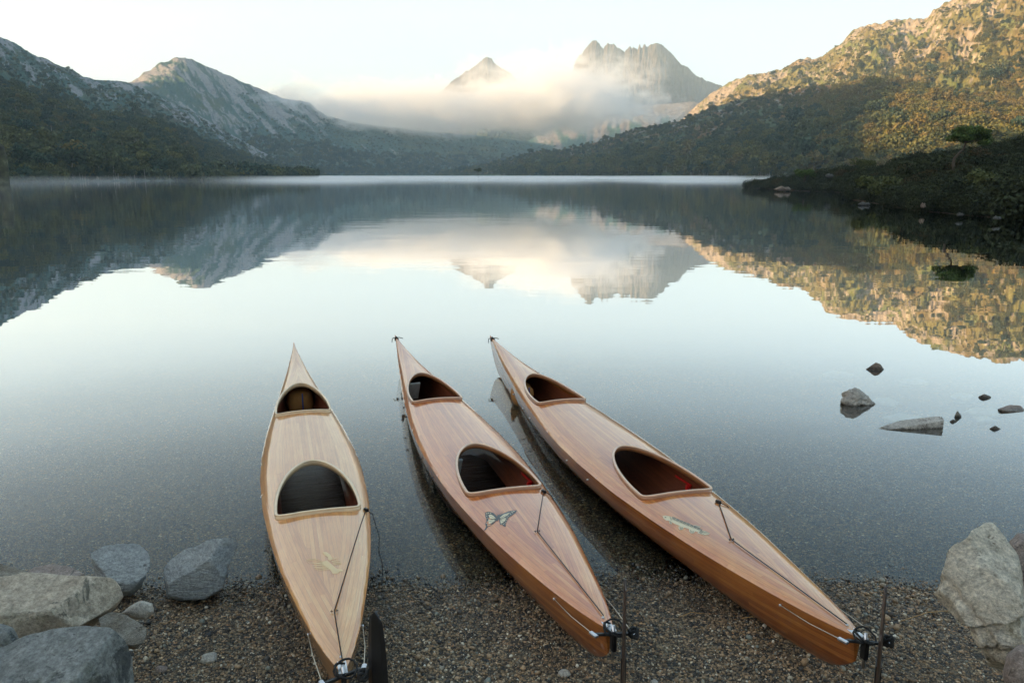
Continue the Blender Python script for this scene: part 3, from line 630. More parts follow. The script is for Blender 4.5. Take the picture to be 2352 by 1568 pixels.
# ------------------------------------------------------------------ rocks
def rock_mat(name, c0, c1, dark, scale=3., spots=.5, bump=.7, coat=0, stretch=(1, 1, 1), rot=0, lichen=None, water=.0):
    n = NT(name); p0 = n.n('TexCoord').outputs['Object']; p = n.n('Mapping', {'Vector': p0, 'Scale': stretch, 'Rotation': (0, rot, 0)}).outputs[0]
    a = n.noise(p, scale, 6, .65, .3); b = n.noise(p, scale*7, 5, .7); c = n.mix(n.ramp(a, [(.32, (0,0,0)), (.68, (1,1,1))]), rgba(c0), rgba(c1))
    c = n.mix(1, c, n.ramp(b, [(.3, (.6,.6,.6)), (.7, (1.3,1.3,1.3))]), 'MULTIPLY')
    sp = n.noise(p0, scale*2.2, 5, .75, .5); c = n.mix(n.ramp(sp, [(.66-spots*.12, (0,0,0)), (.70-spots*.1, (.8,.8,.8))]), c, rgba(dark))
    if lichen: c = n.mix(n.ramp(n.noise(p0, scale*1.3, 5, .7), [(.56, (0,0,0)), (.66, (.6,.6,.6))]), c, rgba(lichen))
    fine = n.noise(p0, scale*22, 5, .8); c = n.mix(1, c, n.ramp(fine, [(.36, (.6,.6,.6)), (.64, (1.3,1.3,1.3))]), 'MULTIPLY')
    pit = n.noise(p0, scale*9, 4, .8, 1.); c = n.mix(n.ramp(pit, [(.30, (.85,.85,.85)), (.37, (0,0,0))]), c, rgba([x*.8 for x in dark]))
    h = n.math('ADD', n.math('ADD', n.math('MULTIPLY', b, .7), n.math('MULTIPLY', a, .9)), n.math('MULTIPLY', fine, .55))
    z = n.n('SeparateXYZ', {0: n.n('NewGeometry').outputs['Position']}).outputs['Z']
    wet = n.n('MapRange', {'Value': n.math('ADD', z, n.math('MULTIPLY', n.math('SUBTRACT', b, .5), .04)), 'From Min': .012+water, 'From Max': .03+water})
    c = n.mix(wet, n.mix(1, c, (.28,.26,.23,1), 'MULTIPLY'), c)
    rg = n.n('MapRange', {'Value': wet, 'To Min': .22, 'To Max': .8})
    n.bsdf(Base_Color=c, Roughness=rg, Normal=n.n('Bump', {'Height': h, 'Strength': bump, 'Distance': .035}), Specular_IOR_Level=.35); return n.m
RM = dict(
 tan=rock_mat('tan_boulder', (.36,.30,.225), (.57,.51,.41), (.09,.09,.07), 3.2, .25, lichen=(.22,.22,.15)),
 grey=rock_mat('blue_grey_boulder', (.16,.175,.17), (.28,.29,.275), (.035,.04,.042), 3.4, .9, lichen=(.16,.17,.13)),
 pale=rock_mat('pale_quartzite', (.58,.50,.38), (.86,.80,.67), (.16,.12,.07), 3.4, .15, 1.0, lichen=(.36,.30,.17), stretch=(1, 1, 2.2), rot=.4),
 slate=rock_mat('slate', (.27,.29,.295), (.47,.50,.49), (.05,.05,.05), 4, .3, .9, stretch=(1, 1, 5), rot=.5, water=.028),
 wedge=rock_mat('pale_topped_rock', (.42,.38,.33), (.70,.66,.6), (.10,.07,.05), 5, .5, .9, water=-.008),
 dull=rock_mat('dull_shore_rock', (.07,.07,.065), (.16,.16,.15), (.02,.02,.02), 3, .5),
 white=rock_mat('white_stone', (.45,.42,.36), (.66,.62,.55), (.2,.17,.12), 9, .2),
 brown=rock_mat('brown_stone', (.16,.11,.08), (.30,.24,.19), (.05,.04,.03), 7, .3, water=.01),
 pink=rock_mat('pinkish_stone', (.26,.20,.17), (.42,.36,.32), (.08,.07,.06), 6, .35),
 streak=rock_mat('streaked_stone', (.22,.18,.13), (.5,.47,.4), (.05,.045,.04), 9, .4, 1.0, stretch=(1, 1, 6), rot=.9))
def rock(name, out, D, depth, mat, label, cuts=(), nz=.05, seed=1, sub=5, box=1.6, steps=None, group=None, fl=0):
    """a stone of real depth whose width and height follow its outline; cuts are facet planes (normal, distance as a share of the size)"""
    xs = [p[0] for p in out]; ys = [p[1] for p in out]; cx = (min(xs)+max(xs))/2; cyy = (min(ys)+max(ys))/2
    a, e = azel(cx, cyy); cen = at_dist(cx, cyy, D); v = Vector(ray(cx, cyy)).normalized(); right = Vector((1, 0, 0)); fw = Vector((0, math.cos(TILT), -math.sin(TILT))); up = Vector((0, math.sin(TILT), math.cos(TILT)))
    sc = ((cen-cam.location).dot(fw)+depth*.08)/F_PX
    pol = np.array([((x-cx)*sc, -(y-cyy)*sc) for x, y in out]); th = np.arctan2(pol[:, 1], pol[:, 0])
    def rho(t):
        c, s = math.cos(t), math.sin(t); best = 0; m = len(pol)
        for i in range(m):
            p = pol[i]; q = pol[(i+1) % m]; d = q-p; den = c*d[1]-s*d[0]
            if abs(den) < 1e-12: continue
            k = (p[0]*d[1]-p[1]*d[0])/den; w = (p[0]*s-p[1]*c)/den*-1 if False else None
            hx, hy = c*k, s*k; L2 = d.dot(d); u = ((hx-p[0])*d[0]+(hy-p[1])*d[1])/L2
            if k > 0 and -1e-6 <= u <= 1+1e-6: best = max(best, k)
        return best
    tab = np.array([rho(t) for t in np.linspace(-PI, PI, 181)]); tab = np.where(tab <= 0, tab.max()*.5, tab)
    size = tab.mean()
    bm = bmesh.new(); bmesh.ops.create_icosphere(bm, subdivisions=sub, radius=1.0)
    co = np.array([v_.co[:] for v_ in bm.verts]); ph = np.arctan2(co[:, 1], co[:, 0]); cr = np.hypot(co[:, 0], co[:, 1]); r = np.interp(ph, np.linspace(-PI, PI, 181), tab)
    k = 1/np.maximum(np.abs(np.stack([cr, np.abs(co[:, 2])], -1)).max(-1), 1e-6)**(1-1/box)     # boxier than a ball
    P = np.stack([np.cos(ph)*r*cr*k, np.sin(ph)*r*cr*k, co[:, 2]*depth*k], -1)
    lim = r; rr = np.hypot(P[:, 0], P[:, 1]); over = np.minimum(1, lim/np.maximum(rr, 1e-9)); P[:, :2] *= over[:, None]
    W = P[:, :1]*np.array(right)+P[:, 1:2]*np.array(up)+P[:, 2:3]*np.array(-v)      # world axes
    for (nn, d) in cuts:
        nn = np.array(nn, float); nn /= np.linalg.norm(nn); q = W@nn-d*size; W = W-np.maximum(q, 0)[:, None]*nn*.97
    for q_ in range(fl):
        g_ = np.random.default_rng(seed*31+q_); nn = g_.normal(size=3); nn[1] = -abs(nn[1]); nn /= np.linalg.norm(nn); q = W@nn; dl = q.max()*g_.uniform(.80, .95); W = W-np.maximum(q-dl, 0)[:, None]*nn
    s_ = 1/size
    f = fbm(W[:, 0]*s_*1.3+W[:, 2]*s_, W[:, 1]*s_*1.3+.7*W[:, 2]*s_, 4, seed); f2 = ridged(W[:, 0]*s_*2.6-W[:, 2]*s_*1.5, W[:, 1]*s_*2.6+W[:, 2]*s_*2, 4, seed+3)-.5
    nrm = W/np.maximum(np.linalg.norm(W, axis=1), 1e-9)[:, None]
    W = W+nrm*((f+.5*f2)*nz*size)[:, None]
    if steps:       # ledges of a bedded stone
        for (nn, d, hgt, wd) in steps:
            nn = np.array(nn, float); nn /= np.linalg.norm(nn); q = (W@nn)/size-d-.06*f; W = W-nrm*(hgt*size*sm(q+.05*f2, -wd, wd))[:, None]
    for v_, w in zip(bm.verts, W): v_.co = Vector(w)
    me = bpy.data.meshes.new(name); bm.to_mesh(me); bm.free(); me.materials.append(mat)
    me.polygons.foreach_set('use_smooth', [True]*len(me.polygons))
    o = bpy.data.objects.new(name, me); C.objects.link(o); o.location = cen; tag(o, label, 'rock', group); return o
rock('boulder', [(-230,1400),(-120,1325),(0,1322),(60,1312),(150,1315),(230,1318),(275,1322),(300,1345),(307,1370),(290,1400),(262,1430),(240,1446),(130,1475),(0,1500),(-200,1500)], 3.42, .36, RM['tan'],
     'long pale tan boulder with a flat top, upper one of the left foreground pile', [((.05,-.28,1),.30),((.1,-1,-.25),.42),((1,-.5,.1),1.05)], .045, 5, 6, 2.2, fl=10)
rock('boulder', [(-90,1540),(-40,1505),(0,1490),(60,1458),(120,1441),(190,1432),(250,1440),(290,1470),(307,1510),(314,1568),(310,1640),(200,1710),(0,1720),(-100,1660)], 2.68, .30, RM['grey'],
     'big smooth blue grey boulder with dark blotches at the bottom left corner', [((-.1,-.35,1),.55),((1,-.3,.2),.95)], .03, 8, 6, 1.8)
rock('stone', [(-60,1440),(0,1430),(30,1440),(47,1470),(40,1505),(0,1530),(-60,1530)], 3.05, .12, RM['grey'], 'dark rounded stone at the left edge between the two big boulders', (), .03, 9, 4)
rock('stone', [(225,1420),(255,1404),(290,1410),(335,1440),(338,1465),(310,1490),(280,1485),(240,1460)], 3.22, .12, RM['streak'], 'wedge of streaked brown and white stone jutting out from under the tan boulder', [((.3,-.3,1),.5)], .07, 10, 5)
rock('stone', [(278,1408),(300,1390),(325,1378),(350,1385),(354,1405),(335,1422),(300,1420)], 3.62, .09, RM['white'], 'small rough white stone just right of the tan boulder', (), .12, 11, 5)
rock('stone', [(-80,1290),(0,1296),(40,1305),(75,1316),(85,1335),(0,1350),(-80,1350)], 3.95, .16, RM['streak'], 'tan streaked stone at the left edge behind the tan boulder', [((0,-.2,1),.5)], .08, 12, 5)
rock('stone', [(50,1318),(80,1301),(125,1295),(160,1300),(195,1318),(190,1335),(100,1340),(60,1335)], 4.0, .12, RM['pink'], 'pinkish rough stone behind the tan boulder at the water edge', [((0,-.2,1),.6)], .12, 13, 5)
rock('rock', [(207,1272),(222,1260),(240,1249),(280,1243),(325,1244),(340,1268),(340,1300),(326,1345),(302,1366),(262,1366),(222,1345),(216,1310)], 4.32, .16, RM['slate'],
     'blue grey slab with a flat top standing in the shallows behind the tan boulder', [((.05,-.45,1),.32),((-.7,-1,.25),.6)], .07, 14, 5, 2.0)
rock('rock', [(378,1310),(383,1288),(400,1272),(470,1243),(500,1235),(535,1232),(552,1255),(535,1278),(524,1300),(514,1350),(470,1375),(420,1382),(382,1370)], 4.12, .17, RM['slate'],
     'slanting slate rock with gravel on its front at the water edge', [((-.45,-.5,1),.42),((.9,-.5,.5),.75),((.1,-1,.15),.5)], .09, 15, 5, 2.0)
rock('boulder', [(2128,1358),(2150,1330),(2165,1300),(2172,1265),(2190,1245),(2215,1230),(2240,1200),(2265,1182),(2282,1180),(2305,1200),(2325,1240),(2352,1300),(2400,1420),(2410,1560),(2360,1640),(2300,1640),(2262,1560),(2232,1500),(2205,1440),(2160,1400)], 3.02, .46, RM['pale'],
     'large craggy cream boulder with stepped ledges at the right edge', [((-.50,-.75,.62),.40),((.8,-.5,.25),.50),((-.8,-.2,-.6),.8),((-.75,-.35,.75),.62),((.1,-.6,.9),.72),((-.2,-1,.1),.62)], .07, 17, 6, 2.0, fl=22,
     steps=[((.36,-.1,-1),-.12,.10,.012),((.36,-.1,-1),.30,.15,.012),((.30,-.1,-1),.70,.13,.015),((-1,-.1,-.5),.25,.06,.01)])
rock('boulder', [(2318,1245),(2340,1224),(2380,1230),(2410,1300),(2410,1420),(2340,1400)], 3.7, .2, RM['pink'], 'brown boulder half hidden behind the cream one at the right edge', (), .09, 18, 5)
rock('boulder', [(2303,1550),(2312,1505),(2335,1482),(2390,1470),(2430,1500),(2430,1620),(2320,1620)], 2.75, .13, RM['pink'], 'rounded brownish boulder in the bottom right corner', (), .05, 19, 5)
def wrock(out, wl, mat, label, depth=.6, **k):
    w = (max(p[0] for p in out)-min(p[0] for p in out)); c = sum(p[0] for p in out)/len(out); q = on_z(c, wl); D = math.hypot(q.x, q.y)
    rock('rock', out, D, D/F_PX*w*.5*depth, mat, label, **k)
wrock([(1988,848),(2003,838),(2012,832),(2022,836),(2031,848),(2028,862),(1995,862)], 848, RM['brown'], 'small pointed reddish rock, farthest out of the rocks in the right shallows', nz=.06, seed=21, sub=4, cuts=[((-.3,-1,.6),.45)])
wrock([(1931,922),(1937,902),(1950,893),(1970,895),(1995,910),(2012,930),(2005,950),(1960,955),(1935,945)], 925, RM['wedge'], 'rugged dark and white rock, leftmost of the rocks in the right shallows', nz=.32, seed=22, sub=5)
wrock([(2005,988),(2060,966),(2120,957),(2160,954),(2168,960),(2163,1000),(2150,1015),(2090,1012),(2020,1000)], 985, RM['wedge'], 'long wedge shaped rock with a pale top and dark broken side in the right shallows', nz=.05, seed=23, sub=5, box=2.4, depth=.5, cuts=[((-.12,-.15,1),.25),((.1,-1,.1),.25)])
wrock([(2246,911),(2260,904),(2278,911),(2268,922),(2252,921)], 912, RM['brown'], 'tiny dark rock beyond the grey one near the right edge of the lake', nz=.1, seed=24, sub=3)
wrock([(2290,940),(2320,928),(2345,929),(2354,945),(2340,960),(2305,955)], 942, RM['pink'], 'flat pale rock at the right edge of the lake', nz=.06, seed=25, sub=4, cuts=[((.1,-.3,1),.4)])
wrock([(2190,960),(2199,942),(2209,955),(2204,970),(2194,970)], 957, RM['streak'], 'small upright striped stone right of the long wedge rock', nz=.12, seed=26, sub=3)
wrock([(2181,967),(2190,962),(2198,968),(2192,976),(2184,975)], 968, RM['brown'], 'tiny dark stone in front of the small upright striped one', nz=.1, seed=27, sub=3)
wrock([(2272,984),(2285,977),(2300,985),(2292,995),(2278,994)], 984, RM['brown'], 'tiny dark low rock, lowest of those near the right edge of the lake', nz=.08, seed=28, sub=3)
def sunk(px, py, w, d, mat, label, seed, z=-.16, rot=0):
    p = on_z(px, py, z); D = p.y; rng = np.random.default_rng(seed); bm = bmesh.new(); bmesh.ops.create_icosphere(bm, subdivisions=3, radius=1)
    sx = w/F_PX*D/2
    for v in bm.verts:
        q = v.co; f = 1+.35*float(noise2(q.x*1.7+seed, q.y*1.7, seed)); v.co = Vector((q.x*sx*f, q.y*sx*d*f, q.z*.045+.012*float(noise2(q.x*4, q.y*4, seed))))
    me = bpy.data.meshes.new('sunken_rock'); bm.to_mesh(me); bm.free(); me.materials.append(mat); me.polygons.foreach_set('use_smooth', [True]*len(me.polygons))
    o = bpy.data.objects.new('sunken_rock', me); C.objects.link(o); o.location = p; o.rotation_euler = (0, 0, rot); tag(o, label, 'rock')
n_ = NT('pale_sunken_stone'); n_.bsdf(Base_Color=n_.mix(n_.noise(n_.n('TexCoord').outputs['Object'], 14, 5, .7), (.12,.11,.085,1), (.5,.47,.4,1)), Roughness=.8); M_SUNK = n_.m
for k, a in enumerate([(1926,862,64,.7,'pale sunken rock left of the pointed reddish rock'),(1985,922,0,0,''),(2035,925,60,1.0,'white flecked sunken rock beside the rugged rock'),(2100,878,70,.5,'faint sunken rock between the reddish rock and the right edge'),
        (2080,964,90,.7,'pale sunken ledge behind the long wedge rock'),(2215,914,58,.8,'white flecked sunken rock left of the tiny far dark rock'),(2262,948,95,.45,'long pale sunken slab left of the flat pale rock'),(2258,966,50,.6,'small pale sunken slab below the long one')]):
    if a[2]: sunk(*a[:4], M_SUNK, a[4], 40+k)
for k, (x, y, w, lb, m) in enumerate([(480,1505,42,'low grey stone on the gravel left of the first kayak','white'),(370,1528,28,'small pale stone on the gravel near the blue grey boulder','pink'),(1296,1538,30,'small white stone on the gravel at the bottom centre','white'),
        (1503,1555,18,'small white stone at the bottom edge beneath the third kayak','white'),(560,1503,10,'tiny pale stone right of the low grey stone','white'),(1120,1320,14,'tiny white stone at the water edge between the first and second kayaks','white')]):
    p = on_z(x, y, .06); w_ = w/F_PX*p.y*1.1; bm = bmesh.new(); bmesh.ops.create_icosphere(bm, subdivisions=3, radius=w_/2)
    for v in bm.verts: v.co = Vector((v.co.x, v.co.y*.75, v.co.z*.6))*(1+.25*float(noise2(v.co.x/w_*3, v.co.y/w_*3+v.co.z/w_*2, k)))
    me = bpy.data.meshes.new('stone'); bm.to_mesh(me); bm.free(); me.materials.append(RM[m]); me.polygons.foreach_set('use_smooth', [True]*len(me.polygons))
    o = bpy.data.objects.new('stone', me); C.objects.link(o); o.location = (p.x, p.y, float(ground_z(p.x, p.y))+w_*.12); tag(o, lb, 'stone')
for k, (x, y, w, h, D, lb, m) in enumerate([(1798,433,40,8,121,'pale rock outcrop at the water line under the tip of the promontory','brown'),(1985,468,30,6,66,'dark shore rocks at the inner corner of the promontory','dull'),(1905,403,20,7,124,'grey outcrop on the crest of the promontory','dull'),(2120,471,13,9,54,'pale rock among shrubs on the promontory bank','brown'),
        (2205,492,18,6,47.5,'small grey shore rock under the promontory bank, middle one','dull'),(2290,500,22,6,44,'grey shore rocks under the promontory bank near the right edge','dull')]):
    rock('rock', [(x-w/2, y+h*.3),(x-w*.36, y-h*.2),(x-w*.1, y-h*.7),(x+w*.1, y-h*.3),(x+w*.3, y-h*.5),(x+w/2, y+h*.3),(x+w*.3, y+h*.7),(x-w*.3, y+h*.7)], D, D/F_PX*w*.25, RM[m], lb, nz=.35, seed=50+k, sub=5)
def leaning_stump():
    D = 236; b = at_dist(5, 421, D); n = NT('mossy_bark'); p = n.n('TexCoord').outputs['Object']
    n.bsdf(Base_Color=n.ramp(n.noise(p, .5, 5), [(.35, (.02,.018,.014)), (.55, (.07,.07,.035)), (.7, (.18,.18,.11))]), Roughness=.9)
    pts = [at_dist(x, y, D)-b for x, y in ((8,432),(8,410),(6,385),(4,360),(-2,340),(-14,328))]
    g = Geo(); g.add(tube_geo(pts, [1.5,1.35,1.3,1.25,1.2,.9], 10)); root = empty('dead_trunk', b); tag(root, 'mossy dead trunk leaning out of the lake at the far left edge', 'tree'); mesh_obj('trunk', g.v, g.f, n.m, root)
leaning_stump()
# ------------------------------------------------------------------ kayaks
LK = 6.1
def tabf(tb, smooth=.02):
    xs = np.linspace(0, 1, 801); v = np.interp(xs, [a for a, _ in tb], [b for _, b in tb]); k = int(smooth*800)
    pad = np.concatenate([2*v[0]-v[k:0:-1], v, 2*v[-1]-v[-2:-k-2:-1]]); ker = np.hanning(2*k+3)[1:-1]; ker /= ker.sum()
    w = np.convolve(pad, ker, 'valid'); return lambda s: np.interp(s, xs, w)
f_b = tabf([(0,.018),(.02,.060),(.06,.116),(.11,.172),(.16,.224),(.22,.270),(.30,.314),(.39,.333),(.47,.327),(.55,.298),(.64,.250),(.70,.212),(.78,.155),(.86,.098),(.93,.046),(.975,.014),(1,.004)], .03)
f_zs = tabf([(0,.290),(.1,.265),(.3,.245),(.5,.248),(.7,.275),(.85,.335),(.95,.42),(1,.475)], .05)
f_zk = tabf([(0,.17),(.01,.10),(.03,.05),(.07,.01),(.13,0),(.78,0),(.88,.03),(.94,.10),(.975,.22),(1,.42)], .02)
f_c = tabf([(0,.004),(.08,.035),(.3,.074),(.5,.088),(.7,.092),(.85,.055),(1,.003)], .04)
NEXP = 3.0
def deck_z(x, y):
    s = np.clip(np.asarray(x, float)/LK, 0, 1); b = f_b(s); q = np.clip(np.abs(y)/b, 0, 1); return f_zs(s)+f_c(s)*(1-.62*q**2.4-.38*q**11)
def d_outline(xa, ln, w, n=72):
    """cockpit opening: straight aft edge with rounded corners, arched towards the bow"""
    P = []; xw = xa+ln*.16
    for i in range(n):
        t = 2*PI*i/n; c, s = math.cos(t), math.sin(t)
        if s >= 0: P.append((xw+(ln*.84)*abs(s)**1.04, w*math.copysign(abs(c)**1.06, c)))
        else: P.append((xw-(ln*.16)*abs(s)**.42, w*math.copysign(abs(c)**.42, c)))
    return P
def wood_mat(name, tones, strip=.021, hull=False, coat=1.0, zone=.15, rough=.35):
    n = NT(name); st = n.n('SeparateXYZ', {0: n.n('Attribute', attribute_name='st').outputs['Vector']}); x, y, e = st.outputs
    if hull: c = e; key = e
    else:
        z = n.math('LESS_THAN', e, zone); ay = n.math('ABSOLUTE', y)
        c = n.math('ADD', n.math('MULTIPLY', z, e), n.math('MULTIPLY', n.math('SUBTRACT', 1, z), n.math('ADD', ay, 3.0)))
    sgn = n.math('GREATER_THAN', y, 0)
    q = n.math('DIVIDE', c, strip); idx = n.math('ADD', n.math('FLOOR', q), n.math('MULTIPLY', sgn, 37))
    wn = n.n('TexWhiteNoise', {'W': idx}, noise_dimensions='1D').outputs['Value']
    seg = n.math('FLOOR', n.math('DIVIDE', n.math('ADD', x, n.math('MULTIPLY', wn, 5.0)), 1.7))
    wn2 = n.n('TexWhiteNoise', {'Vector': n.n('CombineXYZ', {0: idx, 1: seg})}, noise_dimensions='2D').outputs['Value']
    gv = n.n('CombineXYZ', {0: n.math('MULTIPLY', x, 2.2), 1: n.math('MULTIPLY', c, 38), 2: n.math('MULTIPLY', wn2, 30)})
    gr = n.noise(gv.outputs[0], 2.2, 5, .65, .6); gf = n.noise(gv.outputs[0], 9, 3, .7, .2)
    blot = n.noise(n.n('CombineXYZ', {0: n.math('MULTIPLY', x, 1.0), 1: n.math('MULTIPLY', y, 3)}).outputs[0], 3.2, 3)
    t = n.math('ADD', n.math('ADD', n.math('MULTIPLY', wn2, .36), n.math('MULTIPLY', gr, .75)), n.math('MULTIPLY', n.math('SUBTRACT', blot, .5), .45))
    col = n.ramp(t, [(.12, tones[0]), (.45, tones[1]), (.72, tones[2]), (.95, tones[3])])
    col = n.mix(1, col, n.ramp(gf, [(.3, (.86,.84,.82)), (.7, (1.1,1.1,1.1))]), 'MULTIPLY')
    fr = n.math('FRACT', q); ed = n.math('MINIMUM', fr, n.math('SUBTRACT', 1, fr))
    col = n.mix(n.ramp(ed, [(.0, (.55,.55,.55)), (.06, (0,0,0))]), col, rgba([k*.45 for k in tones[0]]))
    bsp = n.noise(n.n('CombineXYZ', {0: x, 1: y}).outputs[0], 5, 2)
    n.bsdf(Base_Color=col, Roughness=rough, Coat_Weight=coat, Coat_Roughness=.06, Coat_IOR=1.85, Specular_IOR_Level=.4,
           Normal=n.n('Bump', {'Height': gr, 'Strength': .05, 'Distance': .004}),
           Coat_Normal=n.n('Bump', {'Height': bsp, 'Strength': .12, 'Distance': .01})); return n.m
CEDAR = [(.24,.045,.005), (.46,.12,.02), (.60,.21,.045), (.68,.33,.10)]
HONEY = [(.34,.11,.02), (.54,.215,.05), (.65,.31,.09), (.71,.42,.16)]
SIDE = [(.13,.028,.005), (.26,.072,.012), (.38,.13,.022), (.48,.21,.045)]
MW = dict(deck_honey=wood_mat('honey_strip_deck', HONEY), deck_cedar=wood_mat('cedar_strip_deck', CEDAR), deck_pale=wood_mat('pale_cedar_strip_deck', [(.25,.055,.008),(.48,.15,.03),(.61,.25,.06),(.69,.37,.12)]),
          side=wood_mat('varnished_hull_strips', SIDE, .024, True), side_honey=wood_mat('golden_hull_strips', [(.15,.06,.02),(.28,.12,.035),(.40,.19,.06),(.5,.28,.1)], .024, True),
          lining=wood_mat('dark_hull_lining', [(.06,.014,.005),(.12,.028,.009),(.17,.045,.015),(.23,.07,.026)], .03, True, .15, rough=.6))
M_COAM = simple('coaming_ash', (.66,.48,.29), .4, coat=.8, scale=14); M_COAMD = simple('coaming_cedar', (.34,.14,.055), .4, coat=.8, scale=14)
M_LIP = simple('coaming_lip_laminate', (.60,.36,.22), .35, coat=.9, scale=14)
M_BLACK = simple('black_plastic', (.012,.012,.013), .35); M_CORD = simple('black_cord', (.012,.012,.012), .8, bump=.3, scale=200)
M_STEEL = simple('brushed_steel', (.6,.6,.62), .3, metal=1, var=.08); M_WIRE = simple('pale_wire', (.5,.45,.36), .4, metal=.6)
M_CREAM = simple('cream_inlay', (.62,.53,.34), .5, coat=.6, var=.1); M_INK = simple('dark_inlay', (.03,.035,.035), .5, coat=.6); M_PALE = simple('pale_yellow_inlay', (.68,.47,.22), .5, coat=.6, var=.06)
M_RED = simple('red_plastic', (.45,.012,.01), .5); M_BAG = simple('orange_canvas', (.36,.17,.045), .8, var=.35, scale=20, bump=.4); M_PANEL = simple('grey_foam', (.32,.32,.30), .8)
M_BLUE = simple('blue_cord', (.03,.07,.25), .7); M_BLADE = simple('dark_rudder_board', (.035,.02,.014), .5, coat=.3, scale=6)
n_ = NT('bilge_water'); p_ = n_.n('TexCoord').outputs['Object']; n_.bsdf(Base_Color=(.012,.008,.006,1), Roughness=.03, Normal=n_.n('Bump', {'Height': n_.noise(n_.n('Mapping', {'Vector': p_, 'Scale': (1, .25, 1)}).outputs[0], 16, 6, .7), 'Strength': .5, 'Distance': .02})); M_BILGE = n_.m
COCK = [(1.51, .86, .243), (3.57, .90, .224)]       # aft edge, length, half width
def set_st(me, st): me.attributes.new('st', 'FLOAT_VECTOR', 'POINT').data.foreach_set('vector', np.asarray(st, np.float32).ravel())
def inside(px, py, poly):
    c = np.zeros(len(px), bool); n = len(poly)
    for i in range(n):
        x1, y1 = poly[i]; x2, y2 = poly[(i+1) % n]
        k = ((y1 > py) != (y2 > py)) & (px < (x2-x1)*(py-y1)/((y2-y1) or 1e-12)+x1); c ^= k
    return c
def deck_mesh():
    S_ = np.concatenate([np.linspace(0, .03, 6)[:-1], np.linspace(.03, .97, 190), np.linspace(.97, 1, 8)[1:]]); out = [(s*LK, f_b(s)) for s in S_]+[(s*LK, -f_b(s)) for s in S_[::-1]]
    out = [(float(a), float(b)) for a, b in out]; pts = list(out); edges = [(i, (i+1) % len(out)) for i in range(len(out))]
    holes = [d_outline(*c) for c in COCK]
    for h in holes:
        k = len(pts); pts += h; edges += [(k+i, k+(i+1) % len(h)) for i in range(len(h))]
    gx = []; 
    for s in np.linspace(.004, .996, 230):
        b = float(f_b(s))
        for q in (0, .18, .36, .52, .66, .77, .85, .91, .955, .985):
            for sg in ((1, -1) if q else (1,)): gx.append((s*LK, sg*q*b))
    gx = np.array(gx); kp = np.ones(len(gx), bool)
    for h in holes:
        hc = np.array(h); kp &= ~inside(gx[:, 0], gx[:, 1], h); d = np.sqrt(((gx[:, None]-hc[None])**2).sum(-1)).min(1); kp &= d > .007
    pts += [tuple(p) for p in gx[kp]]
    r = delaunay_2d_cdt([Vector(p) for p in pts], edges, [], 0, 1e-6); V = np.array([v[:] for v in r[0]]); T = np.array([f[:] for f in r[2]])
    cen = V[T].mean(1); ok = inside(cen[:, 0], cen[:, 1], out)
    for h in holes: ok &= ~inside(cen[:, 0], cen[:, 1], h)
    T = T[ok]; a = V[T]; ar = (a[:,1,0]-a[:,0,0])*(a[:,2,1]-a[:,0,1])-(a[:,1,1]-a[:,0,1])*(a[:,2,0]-a[:,0,0]); T = np.where(ar[:, None] < 0, T[:, ::-1], T)
    me = bpy.data.meshes.new('deck'); z = deck_z(V[:, 0], V[:, 1]); me.from_pydata([(x, y, zz) for (x, y), zz in zip(V, z)], [], [tuple(int(i) for i in t) for t in T])
    me.polygons.foreach_set('use_smooth', [True]*len(me.polygons)); b = f_b(V[:, 0]/LK); set_st(me, np.stack([V[:, 0], V[:, 1], b-np.abs(V[:, 1])], -1)); return me
def hull_mesh(name, inset=0.0, s0=0.0, s1=1.0, drop=0.0):
    s = np.concatenate([np.linspace(s0, s0+.03, 8)[:-1], np.linspace(s0+.03, s1-.06, 130)[:-1], np.linspace(s1-.06, s1, 26)]); u = np.linspace(-1, 1, 45)
    Sg, U = np.meshgrid(s, u, indexing='ij'); ph = (1-np.abs(U))*PI/2     # |u|=1 sheer, 0 keel
    b = np.maximum(f_b(Sg)-inset, .0015); zs = f_zs(Sg)-drop; zk = np.minimum(f_zk(Sg)+inset, zs-.002)
    p = 1.25+1.35*np.sin(PI*np.clip(Sg, 0, 1))**.6
    cc = np.cos(ph); ss = np.sin(ph)
    Y = np.sign(U)*b*np.clip(cc, 0, 1)**(2/p)*(1-.04*ss); Z = zs-(zs-zk)*np.clip(ss, 0, 1)**(2/p)
    X = Sg*LK; n, m = X.shape; co = np.stack([X, Y, Z], -1).reshape(-1, 3); i = np.arange(n-1)[:, None]*m+np.arange(m-1); F = np.stack([i, i+m, i+m+1, i+1], -1).reshape(-1, 4)
    F = [tuple(int(k) for k in f) for f in F]; F.append(tuple(range(m)))
    me = bpy.data.meshes.new(name); me.from_pydata([tuple(c) for c in co], [], F); me.polygons.foreach_set('use_smooth', [True]*(len(F)-1)+[False])
    g = np.cumsum(np.concatenate([np.zeros((n, 1)), np.hypot(np.diff(Y, axis=1), np.diff(Z, axis=1))], 1), 1); g = np.minimum(g, g[:, -1:]-g)
    set_st(me, np.stack([X, Y, g], -1).reshape(-1, 3)); return me
def coam_z(c, x, y):
    xa, ln, w = c; pl = float(deck_z(xa, 0))+.014+(float(deck_z(xa+ln, 0))-float(deck_z(xa, 0))+.006)*(x-xa)/ln
    return .35*pl+.65*(float(deck_z(x, y))+.013)
